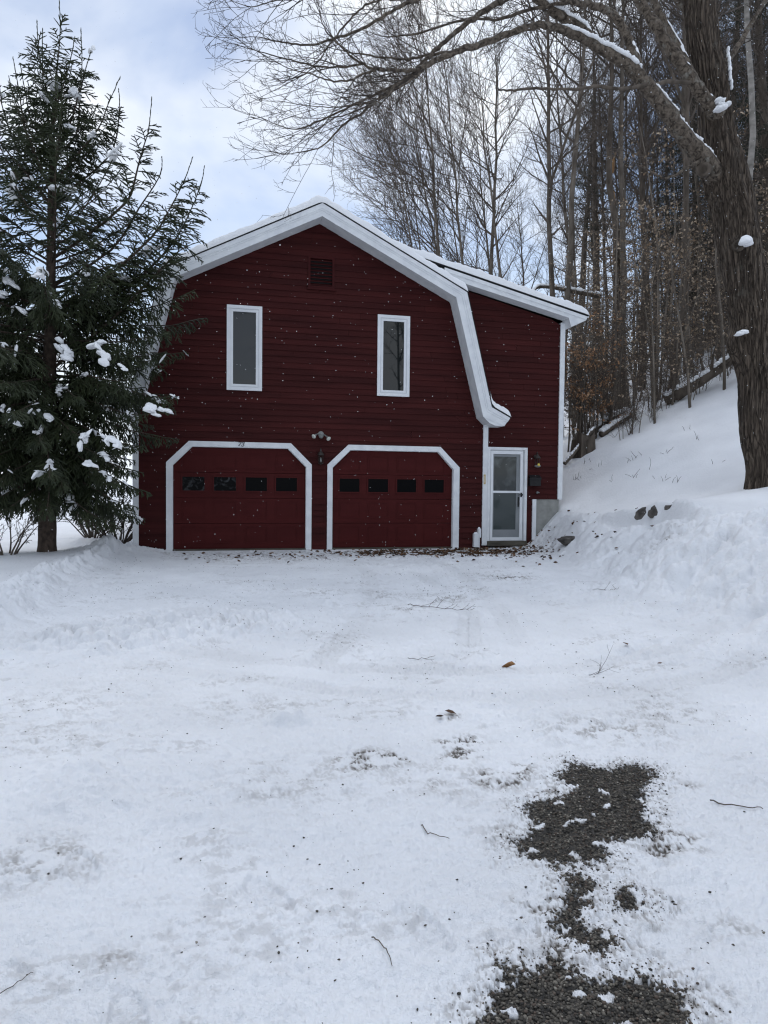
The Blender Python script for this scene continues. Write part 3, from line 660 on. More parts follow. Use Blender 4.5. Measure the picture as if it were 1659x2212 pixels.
fl = thing('floodlight', (3.224, 0, 2.47), 'twin-head security floodlight on the red wall between and above the garage doors', 'floodlight')
mb = MB(); mb.lathe([(0.0, 0), (0.062, 0), (0.066, 0.02), (0.05, 0.05), (0.0, 0.055)], (3.224, -0.018, 2.485), (0, -1, 0), 16)
mb.lathe([(0.0, -0.045), (0.04, -0.045), (0.05, -0.02), (0.05, 0.01), (0.025, 0.03), (0.0, 0.03)], (3.224, -0.085, 2.445), (0, -0.5, 1), 14)
mb.tube([(3.20, -0.05, 2.48), (3.14, -0.08, 2.485), (3.105, -0.11, 2.455)], 0.012, 8); mb.tube([(3.25, -0.05, 2.48), (3.31, -0.08, 2.46), (3.345, -0.11, 2.42)], 0.012, 8); mb.build('base', GREYM, fl, smooth=True)
for c_, ax in (((3.07, -0.15, 2.435), (-0.55, -0.6, -0.45)), ((3.365, -0.15, 2.395), (0.35, -0.7, -0.55))):
    mb = MB(); mb.lathe([(0.0, -0.075), (0.018, -0.075), (0.022, -0.03), (0.05, 0.02), (0.052, 0.03)], c_, ax, 16); h_ = mb.build('lamp_head', GREYM, fl, smooth=True)
    mb = MB(); mb.lathe([(0.0515, 0.028), (0.046, 0.036), (0.025, 0.042), (0.0, 0.043)], c_, ax, 16); mb.build('lens', BULB, h_, smooth=True)
def lantern(x, z, label, bulb):
    t = thing('wall_lantern', (x, 0, z), label, 'lantern', 'wall lanterns on the red facade')
    mb = MB(); mb.lathe([(0.0, 0), (0.045, 0), (0.05, 0.012), (0.02, 0.02), (0.0, 0.02)], (x, -0.018, z+0.06), (0, -1, 0), 12)
    mb.tube(bezier([(x, -0.03, z+0.06), (x, -0.07, z+0.12), (x, -0.12, z+0.17), (x, -0.13, z+0.13)], 5), 0.009, 6)
    mb.build('bracket', BRONZE, t, smooth=True)
    mb = MB(); mb.lathe([(0.0, 0.17), (0.008, 0.165), (0.012, 0.14), (0.006, 0.125), (0.03, 0.10), (0.06, 0.055), (0.078, 0.03), (0.078, 0.022), (0.0, 0.022)], (x, -0.13, z), n=12)
    for k in range(6):
        a = k*math.pi/3; mb.tube([(x+0.058*math.cos(a), -0.13+0.058*math.sin(a), z+0.025), (x+0.05*math.cos(a), -0.13+0.05*math.sin(a), z-0.15)], 0.005, 4)
    mb.lathe([(0.0, -0.19), (0.01, -0.185), (0.02, -0.17), (0.058, -0.158), (0.058, -0.148), (0.0, -0.148)], (x, -0.13, z), n=12)
    mb.build('cage', BRONZE, t)
    gm = bulb
    mb = MB()
    if bulb is BULBY: mb.lathe([(0.0, -0.19), (0.045, -0.185), (0.072, -0.16), (0.066, -0.14), (0.03, -0.13), (0.0, -0.13)], (x+0.006, -0.135, z), n=14); mb.build('glass', GREYM, t, smooth=True); mb = MB()
    mb.lathe([(0.0, -0.135), (0.02, -0.13), (0.026, -0.105), (0.018, -0.06), (0.012, -0.02), (0.0, -0.02)] if bulb is not BULBY else [(0.0, -0.16), (0.022, -0.155), (0.03, -0.13), (0.018, -0.10), (0.0, -0.1)], (x, -0.13 if bulb is not BULBY else -0.205, z), n=12)
    mb.build('bulb', gm, t, smooth=True)
lantern(3.212, 2.0, 'dark bronze wall lantern between the two garage doors', GREYM)
lantern(8.262, 2.03, 'bronze wall lantern with a yellow bulb right of the white entry door', BULBY)
mx_ = thing('mailbox', (8.23, 0, 1.41), 'black wall mailbox beside the entry door under the lantern', 'mailbox')
mb = MB(); mb.prism([(8.095, 1.41), (8.365, 1.41), (8.365, 1.60), (8.095, 1.60)][::-1], -0.12, -0.015); mb.build('box', BLACK, mx_)
mb = MB(); mb.add([(8.088, -0.135, 1.60), (8.372, -0.135, 1.60), (8.372, -0.015, 1.665), (8.088, -0.015, 1.665), (8.088, -0.135, 1.555), (8.372, -0.135, 1.555), (8.088, -0.12, 1.555), (8.372, -0.12, 1.555)], [(0, 1, 2, 3), (4, 5, 1, 0), (6, 7, 5, 4)], tris=[]); mb.build('lid', BLACK, mx_)
tp = thing('wall_spigot', (8.32, 0, 1.25), 'small round grey outdoor spigot on the red wall below the mailbox', 'spigot')  # a plain metal spigot, not a light
mb = MB(); mb.lathe([(0.0, 0), (0.03, 0), (0.032, 0.012), (0.014, 0.02), (0.014, 0.05), (0.0, 0.052)], (8.32, -0.018, 1.255), (0, -1, 0), 12); mb.build('valve', GREYM, tp, smooth=True)
mb = MB(); mb.tube([(8.285, -0.06, 1.262), (8.305, -0.065, 1.25), (8.335, -0.065, 1.265), (8.36, -0.06, 1.25)], 0.012, 6); mb.build('handle', GREYM, tp, smooth=True)
tp.name = 'spigot'
th_ = thing('thermometer', (7.0, 0, 1.55), 'narrow brass thermometer on the white corner board left of the entry door', 'thermometer')
mb = MB(); mb.box(6.983, 7.027, -0.054, -0.045, 1.44, 1.66); mb.build('plate', BRASS, th_)
mb = MB(); mb.box(7.001, 7.009, -0.058, -0.054, 1.47, 1.63); mb.build('tube', WHITE, th_)
pv = thing('vent_pipe', (6.83, -0.06, 0), 'pair of white capped vent pipes at the wall foot left of the entry door', 'vent')
for (px, py, zt_, wd_) in ((6.785, -0.11, 0.335, 0.052), (6.88, -0.065, 0.445, 0.033)):
    zb_ = zt_-0.23 if wd_ < 0.05 else 0.0
    mb = MB(); mb.box(px-wd_, px+wd_, py-0.05, py+0.05, max(zb_, -0.03), zt_-0.03); mb.lathe([(0, 0.04), (wd_*0.5, 0.037), (wd_*0.9, 0.015), (wd_*1.04, 0.0), (0, 0)], (px, py, zt_-0.03), n=12)
    if wd_ < 0.05: mb.box(px-0.016, px+0.016, py-0.02, py+0.02, -0.05, zb_)
    mb.build('pipe', WVINYL, pv)

# ------------------------------------------------------------------ lumps of snow, stones
_bm = bmesh.new(); bmesh.ops.create_icosphere(_bm, subdivisions=3, radius=1.0)
ICO3 = np.array([v.co[:] for v in _bm.verts]); ICO3F = np.array([[v.index for v in f.verts] for f in _bm.faces]); _bm.free()
_bm = bmesh.new(); bmesh.ops.create_icosphere(_bm, subdivisions=1, radius=1.0)
ICO1 = np.array([v.co[:] for v in _bm.verts]); ICO1F = np.array([[v.index for v in f.verts] for f in _bm.faces]); _bm.free()
_bm = bmesh.new(); bmesh.ops.create_icosphere(_bm, subdivisions=2, radius=1.0)
ICO2 = np.array([v.co[:] for v in _bm.verts]); ICO2F = np.array([[v.index for v in f.verts] for f in _bm.faces]); _bm.free()
def lump_verts(base, size, rough, rg, flat=True):
    d = np.ones(len(base))
    for k in range(5):
        a = rg.normal(size=3)*(1.5+k*1.1); d += rough/(1+k*0.6)*np.sin(base@a + rg.uniform(0, 6.28))
    v = base*d[:, None]*np.asarray(size)
    if flat: v[:, 2] = np.where(v[:, 2] < 0, v[:, 2]*0.35, v[:, 2])
    return v
def rot_to(dirv):
    x = np.asarray(dirv, float); x = x/np.linalg.norm(x); up = np.array([0, 0, 1.0]); y = np.cross(up, x); y /= np.linalg.norm(y)+1e-9; z = np.cross(x, y)
    return np.stack([x, y, z], 1)
def stone(u, v, D, size, label, rz, snap=False):
    p = P(u, v, D+0.07); rg = np.random.default_rng(int(u*7+v)); mb = MB()
    if snap: p[2] = gz(p[0], p[1])-0.03
    vv = lump_verts(ICO3, size, 0.10, rg, False); q = np.round(vv/0.05)*0.05; vv = vv*0.55+q*0.45
    c_, s_ = math.cos(rz), math.sin(rz); vv = vv @ np.array([[c_, s_, 0], [-s_, c_, 0], [0, 0, 1]])
    mb.add(vv+p, tris=ICO3F); o = mb.build('boulder', STONE, origin=p); tag(o, label, 'boulder', 'boulders of the buried retaining wall')
stone(1391, 1112, 12.85, (0.13, 0.2, 0.15), 'brown pointed boulder showing through the snow bank, smallest of the middle trio', 0.3)
stone(1425, 1108, 12.5, (0.17, 0.2, 0.13), 'largest brown boulder in the snow bank with a dark hollow beneath it', 0.9)
stone(1463, 1097, 12.1, (0.16, 0.2, 0.10), 'flat topped boulder in the snow bank nearest the big maple', 0.2)
stone(1452, 1113, 12.1, (0.08, 0.1, 0.07), 'small dark stone tucked under the flat topped boulder', 0.6)
stone(1232, 1138, 14.3, (0.24, 0.2, 0.10), 'low dark lump standing in for a dark hollow beside the concrete foundation corner', 0.1, True)  # dark stone shape added where the snow has only a dark hollow

# ------------------------------------------------------------------ bare trees
def nrm(v): return v/(np.linalg.norm(v)+1e-9)
def curve(p, d, length, n, up=0.0, wob=0.1, rg=rng, grav=None):
    pts = [np.array(p, float)]; d = nrm(np.asarray(d, float)); st = length/(n-1)
    for i in range(n-1):
        d = nrm(d + np.array([0, 0, up])/(n-1) + rg.normal(size=3)*wob/math.sqrt(n))
        pts.append(pts[-1]+d*st)
    return np.array(pts)
def perp(d, rg):
    a = rg.normal(size=3); a -= d*np.dot(a, d); return nrm(a)
def at_t(poly, t):
    f = t*(len(poly)-1); i = min(int(f), len(poly)-2); return poly[i]+(poly[i+1]-poly[i])*(f-i), nrm(poly[i+1]-poly[i])
def twigging(parent, r0, rg, n, lmin, lmax, ang, pts, up, wob, tmin=0.25, taper=0.5, rr=0.5, rmin=0.004, flat=0.0):
    outp, outr = [], []
    for k in range(n):
        t = tmin+(1-tmin)*(k+rg.uniform(0, 1))/n
        p, d = at_t(parent, min(t, 0.999)); q = perp(d, rg); q[2] *= (1-flat); q = nrm(q)
        a = ang*rg.uniform(0.7, 1.25); dd = nrm(d*math.cos(a)+q*math.sin(a))
        ln = rg.uniform(lmin, lmax)*(1-taper*t); c = curve(p, dd, ln, pts, up, wob, rg)
        ra = max(rmin, (r0*(1-t)+rmin)*rr); outp.append(c); outr.append(np.linspace(ra, rmin*0.7, pts))
    return outp, outr
def bare_tree(seed, h, r0, lean=(0, 0), low=0.35, nb=30, bl=0.22, fork=False, dens=1.0, bias=0.0):
    rg = np.random.default_rng(seed)
    tr = np.zeros((16, 3)); tt = np.linspace(0, 1, 16); tr[:, 2] = tt*h-0.4*(tt == 0)
    wob = np.cumsum(rg.normal(size=(16, 2))*0.012*h/4, axis=0); tr[:, 0] = lean[0]*tt**1.4*h+wob[:, 0]; tr[:, 1] = lean[1]*tt**1.4*h+wob[:, 1]
    rt = np.maximum(r0*(1-tt)**0.8*(1+0.5*np.exp(-tt*h/0.35)), 0.012)
    polys, rads = [], []
    leaders = [(tr, rt)]
    stems = [tr]; srad = [rt]
    if fork:
        for s_ in (1, -1)[:fork if isinstance(fork, int) else 1]:
            p, d = at_t(tr, 0.45); c = curve(p, nrm(np.array([0.28*s_, rg.normal()*0.2, 1])), h*0.45, 16, 0.5, 0.15, rg)
            rr_ = np.linspace(rt[7]*0.7, 0.012, 16); stems.append(c); srad.append(rr_); leaders.append((c, rr_))
    for li, (ld, lr) in enumerate(leaders):
        lo = low if li == 0 else 0.15
        for k in range(nb if li == 0 else nb//2):
            t = lo+(0.985-lo)*((k+rg.uniform(0, 1))/(nb if li == 0 else nb//2))**0.85
            p, d = at_t(ld, min(t, 0.98)); az = k*2.4+rg.uniform(-.5, .5); az = math.atan2(math.sin(az), math.cos(az)-bias*0.5); el = R_(rg.uniform(22, 62))
            dd = np.array([math.cos(az)*math.cos(el), math.sin(az)*math.cos(el), math.sin(el)])
            ln = bl*h*(0.35+0.65*math.sin(math.pi*min(1, (1-t)*1.5+0.08)))*rg.uniform(0.55, 1.15)
            b = curve(p, dd, ln, 7, rg.uniform(0.1, 0.7), 0.22, rg)
            ra = max(0.012, np.interp(t, np.linspace(0, 1, 16), lr)*0.42)
            polys.append(b); rads.append(np.linspace(ra, 0.007, 7))
            sp_, sr_ = twigging(b, ra, rg, max(3, int(ln*3.4*dens)), 0.3*ln, 0.5*ln, 0.75, 5, 0.35, 0.28, 0.18, 0.55, 0.5, 0.0062)
            polys += sp_; rads += sr_
            for q, qr in zip(sp_, sr_):
                l2 = np.linalg.norm(q[-1]-q[0]); tp_, tr_ = twigging(q, qr[0], rg, max(2, int(l2*5.2*dens)), 0.18, 0.55, 0.7, 3, 0.2, 0.3, 0.15, 0.4, 0.5, 0.0054)
                polys += tp_; rads += tr_
    return stems, srad, polys, rads
def tree_object(name, label, cat, group, stems, srad, polys, rads, bark, twigm=None, nside=7):
    t = thing(name, (0, 0, 0), label, cat, group)
    mb = MB(); V, Q = tubes(stems, [r_*0.68 for r_ in srad], nside); mb.add(V, Q); mb.build('trunk', bark, t, smooth=True)
    mb = MB(); V, Q = tubes(polys, rads, 3); mb.add(V, Q); mb.build('crown', twigm or TWIG, t)
    return t
LBL_W = 'slender bare grey tree among the crowded wood on the snowy hillside'
GRP_W = 'bare trees of the hillside wood'
protos = []
for i, (h, r0, lean, low, nb, fork, bk) in enumerate([
        (19, .16, (-0.05, 0.0), .30, 34, 0, BARK), (22, .20, (-0.03, 0.01), .36, 36, 1, BARKD), (17, .13, (-0.08, 0.0), .25, 32, 0, BARK), (20, .18, (0.01, 0.02), .4, 34, 2, BARKD),
        (23, .22, (-0.02, 0.0), .45, 34, 0, BARK), (14, .10, (-0.10, 0.01), .2, 28, 1, BARKD), (16, .12, (0.02, -0.01), .3, 28, 0, BARK)]):
    protos.append(tree_object('bare_tree', LBL_W, 'tree', GRP_W, *bare_tree(100+i, h, r0, lean, low, nb, fork=fork), bk))
for i, (h, r0, lean) in enumerate([(17, .13, -0.13), (19, .15, -0.10)]):
    protos.append(tree_object('bare_tree', 'grey tree leaning left over the house roof at the left edge of the wood', 'tree', 'leaning trees at the left edge of the wood', *bare_tree(150+i, h, r0, (lean, 0.0), .12, 36, bl=0.30, dens=1.1, bias=2.2), BARK))
used = [False]*len(protos)
def plant(lst, flags, i, x, y, rz, sc, label=None, group=None, dz=-0.05):
    o = lst[i] if not flags[i] else copy_tree(lst[i]); flags[i] = True
    o.location = (x, y, float(terrain(x, y))+dz); o.rotation_euler = (R_(random.gauss(0, 2.2)), R_(random.gauss(0, 2.2)), rz); o.scale = (sc, sc, sc)
    if label: o['label'] = label
    if group: o['group'] = group
    return o
def lat(u, D):
    p = P(u, 1060, D); return p[0], p[1]
placed = []
def ok(x, y, dmin):
    if -2 < x < 10.5 and -1 < y < 11: return False
    return all((x-a)**2+(y-b)**2 > dmin*dmin for a, b in placed)
# trees one can tell apart along the near edge of the wood, then the crowd behind
EDGE = [(952, 36, 8), (1018, 37, 7), (938, 31, 7), (972, 29, 8), (1000, 33, 7), (1030, 29, 8), (1068, 30, 7), (1110, 28, 2), (1180, 25, 1), (1205, 26, 4), (1250, 30, 0), (1345, 26, 4), (1380, 30, 1), (1440, 24, 3), (1480, 28, 4), (1410, 34, 0)]
for u, D, i in EDGE:
    x, y = lat(u, D); placed.append((x, y)); plant(protos, used, i, x, y, random.uniform(-0.3, 0.3), random.uniform(0.92, 1.08))
tries = 0
while len(placed) < 84 and tries < 6000:
    tries += 1
    u = 960+840*random.random()**0.8; D = 22+40*random.random()
    if u > 1450 and D < 24: continue
    if u < 1350 and D < 31: continue
    if 1370 < u < 1620 and D < 30 and random.random() < 0.7: continue
    if u < 1330 and random.random() < 0.7: continue
    x, y = lat(u, D)
    if x < 11.5+0.04*max(0, y-10) or not ok(x, y, 1.3): continue
    placed.append((x, y)); plant(protos, used, random.randrange(7), x, y, random.uniform(-0.8, 0.8), random.uniform(0.75, 1.12))

for (x, y, i, sc) in ((11.2, -25.5, 1, .8), (13.2, -29.5, 3, .85)):
    plant(protos, used, i, x, y, 0.4, sc, 'bare tree across the road, mirrored in the right upstairs window', 'trees mirrored in the window glass', -0.3)
# the broken-barked trunk, the pale banded one, and dark conifers
sn = tree_object('snag_tree', 'tall dead trunk with torn orange patches in its bark behind the house corner', 'tree', None, *bare_tree(301, 21, .24, (-0.045, 0.0), .42, 16, .17), BARKD, nside=10)
x, y = lat(1322, 27); sn.location = (x, y, float(terrain(x, y))-0.05)
for (v_, dx) in ((372, 0.02), (445, 0.03), (560, 0.03)):
    p = P(1322, v_, 27); t_ = (p[2]-sn.location[2])/21; off = -0.045*t_**1.4*21
    mb = MB(); vv = lump_verts(ICO2, (0.09, 0.05, 0.35), 0.12, np.random.default_rng(v_), False); mb.add(vv+np.array([x+off-0.02, y-0.17*(1-t_), p[2]]), tris=ICO2F); mb.build('torn_patch', WOODRAW, sn)
px_, py_ = lat(1612, 18)
pb = tree_object('pale_tree', 'pale grey banded trunk standing right behind the big maple', 'tree', None, *bare_tree(302, 20, .15, (-0.03, 0.0), .5, 18), BARKL, nside=10)
pb.location = (px_, py_, float(terrain(px_, py_))-0.05)

def conifer(seed, h, r0, wmax, low, drop, density=1.0):
    """dark evergreen: trunk, boughs, and sprays of leaf-sized faces"""
    rg = np.random.default_rng(seed); tt = np.linspace(0, 1, 14); tr = np.zeros((14, 3)); tr[:, 2] = tt*h-0.3*(tt == 0)
    tr[:, :2] = np.cumsum(rg.normal(size=(14, 2))*0.04, axis=0); rt = np.maximum(r0*(1-tt)**0.8, 0.015)
    polys, rads, cen, dirs, siz = [], [], [], [], []
    nb = int(h*4.2*density)
    for k in range(nb):
        t = low+(0.99-low)*(k+rg.uniform())/nb; p, d = at_t(tr, t); az = rg.uniform(0, 6.283)
        ln = wmax*(1-t)**0.7*rg.uniform(0.5, 1.1)*(0.55+0.45*min(1, (t-low)/0.2+0.4)); el = R_(rg.uniform(-12, 22))
        b = curve(p, (math.cos(az)*math.cos(el), math.sin(az)*math.cos(el), math.sin(el)), ln, 7, -drop, 0.15, rg)
        polys.append(b); rads.append(np.linspace(max(0.012, rt[int(t*13)]*0.25), 0.006, 7))
        for s in range(int(ln*9)):
            q, dd = at_t(b, rg.uniform(0.25, 0.999)); sd = perp(dd, rg); sd[2] *= 0.35
            l2 = rg.uniform(0.2, 0.55)
            e = q+nrm(dd*0.6+sd)*l2+np.array([0, 0, -0.12*l2]); n_ = 12
            f = rg.uniform(0, 1, n_)[:, None]; cen.append(q+(e-q)*f+rg.normal(size=(n_, 3))*0.035); dirs.append(np.repeat(nrm(e-q)[None], n_, 0)+rg.normal(size=(n_, 3))*0.6); siz.append(rg.uniform(0.05, 0.11, n_))
    C_ = np.concatenate(cen); Dd = np.concatenate(dirs); S_ = np.concatenate(siz); Dd /= np.linalg.norm(Dd, axis=1, keepdims=True)
    W_ = np.cross(Dd, rg.normal(size=Dd.shape)); W_ /= np.linalg.norm(W_, axis=1, keepdims=True)
    V = np.stack([C_-W_*S_[:, None]*0.16, C_+W_*S_[:, None]*0.16, C_+Dd*S_[:, None]], 1).reshape(-1, 3)
    return tr, rt, polys, rads, V
def conifer_obj(name, label, group, args, bark=BARKD):
    tr, rt, polys, rads, V = conifer(*args)
    t = thing(name, (0, 0, 0), label, 'tree', group)
    mb = MB(); a, b = tubes([tr], [rt], 9); mb.add(a, b); mb.build('trunk', bark, t, smooth=True)
    mb = MB(); a, b = tubes(polys, rads, 3); mb.add(a, b); mb.build('boughs', TWIG, t)
    mb = MB(); mb.add(V, tris=np.arange(len(V)).reshape(-1, 3)); mb.build('crown', HEML, t)
    return t
con = [conifer_obj('hemlock_tree', 'dark evergreen hemlock in the upper right of the wood', 'dark evergreens of the hillside wood', a) for a in
       ((401, 22, .26, 4.8, .10, .25, 1.6), (402, 19, .2, 4.2, .12, .35, 1.6), (403, 25, .3, 4.2, .4, .1, 1.0))]
cu = [False]*3
for (u, D, i, sc) in ((1500, 38, 0, 1.0), (1560, 33, 1, 1.05), (1600, 42, 0, 1.05), (1660, 30, 0, 1.0), (1545, 50, 0, 1.2), (1700, 38, 1, 1.2), (1640, 52, 0, 1.2), (1585, 60, 0, 1.3), (1750, 46, 0, 1.3), (1690, 60, 0, 1.2), (1430, 46, 1, 1.0), (1478, 42, 0, 1.0), (1535, 36, 1, 1.1)):
    x, y = lat(u, D); plant(con, cu, i, x, y, random.uniform(0, 6), sc)
for (u, D, sc, lb) in ((1290, 44, 1.0, 'tall pine with tufted dark boughs showing above the long maple limb'), (1235, 50, 1.0, 'pine with sparse dark tufts seen under the long maple limb')):
    x, y = lat(u, D); o = plant(con, cu, 2, x, y, random.uniform(0, 6), sc, lb); o.name = 'pine_tree'

# saplings holding dead leaves
def sapling(seed, h, nstem, nleaf, horiz, cols, leafsize=0.05):
    rg = np.random.default_rng(seed); stems, srad, polys, rads = [], [], [], []; tips = []
    for s in range(nstem):
        a = rg.uniform(0, 6.28); c = curve((rg.normal()*0.12, rg.normal()*0.12, -0.2), (math.cos(a)*0.16*(nstem > 1), math.sin(a)*0.16*(nstem > 1), 1), h*rg.uniform(0.75, 1), 10, 0.2, 0.18, rg)
        r0 = 0.012+0.0045*h; stems.append(c); srad.append(np.linspace(r0, 0.006, 10))
        for k in range(int(h*5)):
            t = 0.15+0.83*rg.uniform(); p, d = at_t(c, t); az = rg.uniform(0, 6.28); el = R_(rg.uniform(0, 35) if horiz else rg.uniform(20, 60))
            b = curve(p, (math.cos(az)*math.cos(el), math.sin(az)*math.cos(el), math.sin(el)), h*0.26*(1-t*0.7)*rg.uniform(0.5, 1.1)+0.15, 6, 0.1, 0.2, rg)
            polys.append(b); rads.append(np.linspace(0.008, 0.004, 6)); tips.append(b)
            q, r_ = twigging(b, 0.006, rg, 6, 0.15, 0.5, 0.7, 3, 0.0, 0.2, 0.2, 0.4, 0.6, 0.0038, 0.6); polys += q; rads += r_; tips += q
    idx = rg.integers(0, len(tips), nleaf); f = rg.uniform(0.3, 1, nleaf)
    C_ = np.array([at_t(tips[i], min(ff, .999))[0] for i, ff in zip(idx, f)])+rg.normal(size=(nleaf, 3))*0.02
    A_ = rg.normal(size=(nleaf, 3)); A_[:, 2] -= 0.8; A_ /= np.linalg.norm(A_, axis=1, keepdims=True); B_ = np.cross(A_, rg.normal(size=(nleaf, 3))); B_ /= np.linalg.norm(B_, axis=1, keepdims=True)
    N_ = np.cross(A_, B_); S_ = leafsize*rg.uniform(0.6, 1.2, nleaf)[:, None]
    V = np.stack([C_, C_+A_*S_*0.5+B_*S_*0.32+N_*S_*0.1, C_+A_*S_*1.1, C_+A_*S_*0.5-B_*S_*0.32+N_*S_*0.1], 1).reshape(-1, 3)
    col_ = np.array(cols)[rg.integers(0, len(cols), nleaf)]*rg.uniform(0.6, 1.25, (nleaf, 1))
    return stems, srad, polys, rads, V, np.repeat(col_, 4, 0)
def sapling_obj(name, label, group, args):
    stems, srad, polys, rads, V, c = sapling(*args)
    t = thing(name, (0, 0, 0), label, 'sapling', group)
    mb = MB(); a, b = tubes(stems, srad, 6); mb.add(a, b); mb.build('stem', BARK, t, smooth=True)
    mb = MB(); a, b = tubes(polys, rads, 3); mb.add(a, b); mb.build('branches', TWIG, t)
    mb = MB(); mb.add(V, np.arange(len(V)).reshape(-1, 4)); o = mb.build('leaves', LEAFM, t); tint(o, c)
    return t
TAN = [(0.30, 0.225, 0.155), (0.38, 0.30, 0.215), (0.22, 0.15, 0.095)]; COPPER = [(0.38, 0.22, 0.12), (0.46, 0.28, 0.16), (0.30, 0.16, 0.085)]
sap = [sapling_obj('beech_sapling', 'thin sapling with scattered tan dead leaves at the wood edge on the hill', 'leafy saplings at the wood edge', a) for a in
       ((501, 6.5, 1, 260, True, TAN, 0.085), (502, 5.0, 2, 220, True, TAN, 0.08), (503, 8.0, 1, 330, True, TAN, 0.09), (504, 4.0, 3, 120, False, TAN, 0.07))]
su = [False]*4
for (u, D, i, sc, lb) in ((1413, 19, 0, .9, 'slim sapling rising from the snow slope just left of two dark stems'), (1446, 20, 1, 1.0, None), (1490, 19, 0, 1.0, None), (1543, 19.5, 2, .95, None), (1590, 19, 1, 1.1, None)):
    x, y = lat(u, D); plant(sap, su, i, x, y, random.uniform(0, 6), sc)
for k in range(150):
    u = random.uniform(1205, 1720); D = random.uniform(20.5, 40); x, y = lat(u, D)
    if not ok(x, y, 0.5) or x < 11.0 or (u > 1370 and D < 28 and random.random() < 0.6): continue
    plant(sap, su, random.choice((0, 0, 1, 2, 2, 3)), x, y, random.uniform(0, 6), random.uniform(0.75, 1.35))
for k in range(46):
    u = 1225+370*random.random(); D = 19.0+3.0*random.random()+(1.5 if u < 1330 else 0); x, y = lat(u, D)
    if x < 10.6: continue
    plant(sap, su, 3, x, y, random.uniform(0, 6), random.uniform(0.22, 0.5), 'low bare brush poking through the snow along the foot of the wood', 'low brush along the foot of the wood')
cp = sapling_obj('copper_beech_sapling', 'low beech thicket full of copper brown leaves by the house corner', None, (511, 4.2, 4, 1500, True, COPPER, 0.085))
x, y = lat(1262, 20.6); cp.location = (x, y, float(terrain(x, y)))

# fallen logs, a stump and the snowy dead bough behind the house
def log(pts, r, label, snow=True, name='fallen_log', stubs=0, seed=1, sw=0.8, cat='log'):
    pts = np.array(pts, float); rg = np.random.default_rng(seed); c = bezier(pts, 8); o_ = c[0].copy()
    t = thing(name, o_, label, cat, 'fallen logs on the slope' if name == 'fallen_log' else None)
    mb = MB(); rr = np.linspace(r[0], r[1], len(c))*(1+0.08*rg.normal(size=len(c))); a, b = tubes([c], [rr], 9); mb.add(a, b)
    mb.lathe([(r[0]*0.98, 0), (0, 0.005)], c[0], c[0]-c[1], 9)
    for k in range(stubs):
        p, d = at_t(c, rg.uniform(0.2, 0.95)); q = perp(d, rg); q[2] = abs(q[2]); e = curve(p, nrm(q+0.5*d), rg.uniform(0.4, 1.4), 5, 0.1, 0.2, rg); a, b = tubes([e], [np.linspace(r[1]*0.5, 0.008, 5)], 5); mb.add(a, b)
    mb.build('wood', BARKD, t, smooth=True)
    if snow:
        sm = MB(); cs = c+np.array([0, 0, 1])*(rr[:, None]*0.75)
        for i in range(len(cs)-1):
            m_ = 0.5*(cs[i]+cs[i+1]); l_ = np.linalg.norm(cs[i+1]-cs[i]); wd_ = max(rr[i]*sw, 0.03)
            sm.add(lump_verts(ICO2, (l_*0.78, wd_, wd_*rg.uniform(0.7, 1.1)), 0.06, rg) @ rot_to(cs[i+1]-cs[i]).T + m_, tris=ICO2F)
        sm.build('snow', SNOW, t, smooth=True)
    return t
def on_slope(u, D, dz=0.1):
    x, y = lat(u, D); return np.array([x, y, float(terrain(x, y))+dz])
log([on_slope(1432, 20.3, .14), on_slope(1490, 20.0, .3), on_slope(1550, 19.7, .55), on_slope(1610, 19.4, .85)], (0.17, 0.12), 'long snow-covered fallen trunk slanting up the hillside at the wood edge', stubs=5, seed=2, sw=1.0)
log([on_slope(1283, 21.2, .22), on_slope(1315, 21.2, .25), on_slope(1352, 21.3, .24)], (0.13, 0.11), 'short snow-capped log lying level among the brush at the foot of the wood', seed=3, sw=1.1)
log([on_slope(1296, 20.2, .10), on_slope(1330, 20.5, .14), on_slope(1362, 20.8, .16)], (0.10, 0.08), 'thin snowy log slanting just below the short level log', seed=4, sw=1.1)
log([on_slope(1218, 19.2, .1), on_slope(1248, 19.4, .3), on_slope(1280, 19.7, .5)], (0.06, 0.05), 'dark pole leaning behind the house corner over the stump', seed=5)
log([on_slope(1240, 21.0, .15), on_slope(1270, 21.0, .2), on_slope(1300, 21.0, .2)], (0.12, 0.1), 'snow-topped log end beside the copper leaved thicket', seed=6)
log([P(1296, 640, 26.7), P(1250, 632, 26.2), P(1200, 622, 25.8), P(1163, 620, 25.5), P(1150, 634, 25.4)], (0.10, 0.05), 'broken bough with thick snow on top jutting left above the house roof', name='dead_bough', seed=7, sw=1.3, cat='bough')
x, y = lat(1259, 19.6); z0 = float(terrain(x, y)); st_ = thing('tree_stump', (x, y, z0), 'rotten brown stump standing in snow behind the house corner', 'stump')
mb = MB(); v = []
for k in range(14):
    a = 2*math.pi*k/14; rr = 0.28+0.05*math.sin(k*2.3); v += [(x+rr*1.2*math.cos(a), y+rr*1.2*math.sin(a), z0-0.2), (x+rr*math.cos(a), y+rr*math.sin(a), z0+0.45+0.14*math.sin(k*1.7))]
mb.add(v, [(2*k, 2*((k+1) % 14), 2*((k+1) % 14)+1, 2*k+1) for k in range(14)], ngons=[[2*k+1 for k in range(14)]]); mb.build('stump', WOODRAW if False else BARKD, st_)
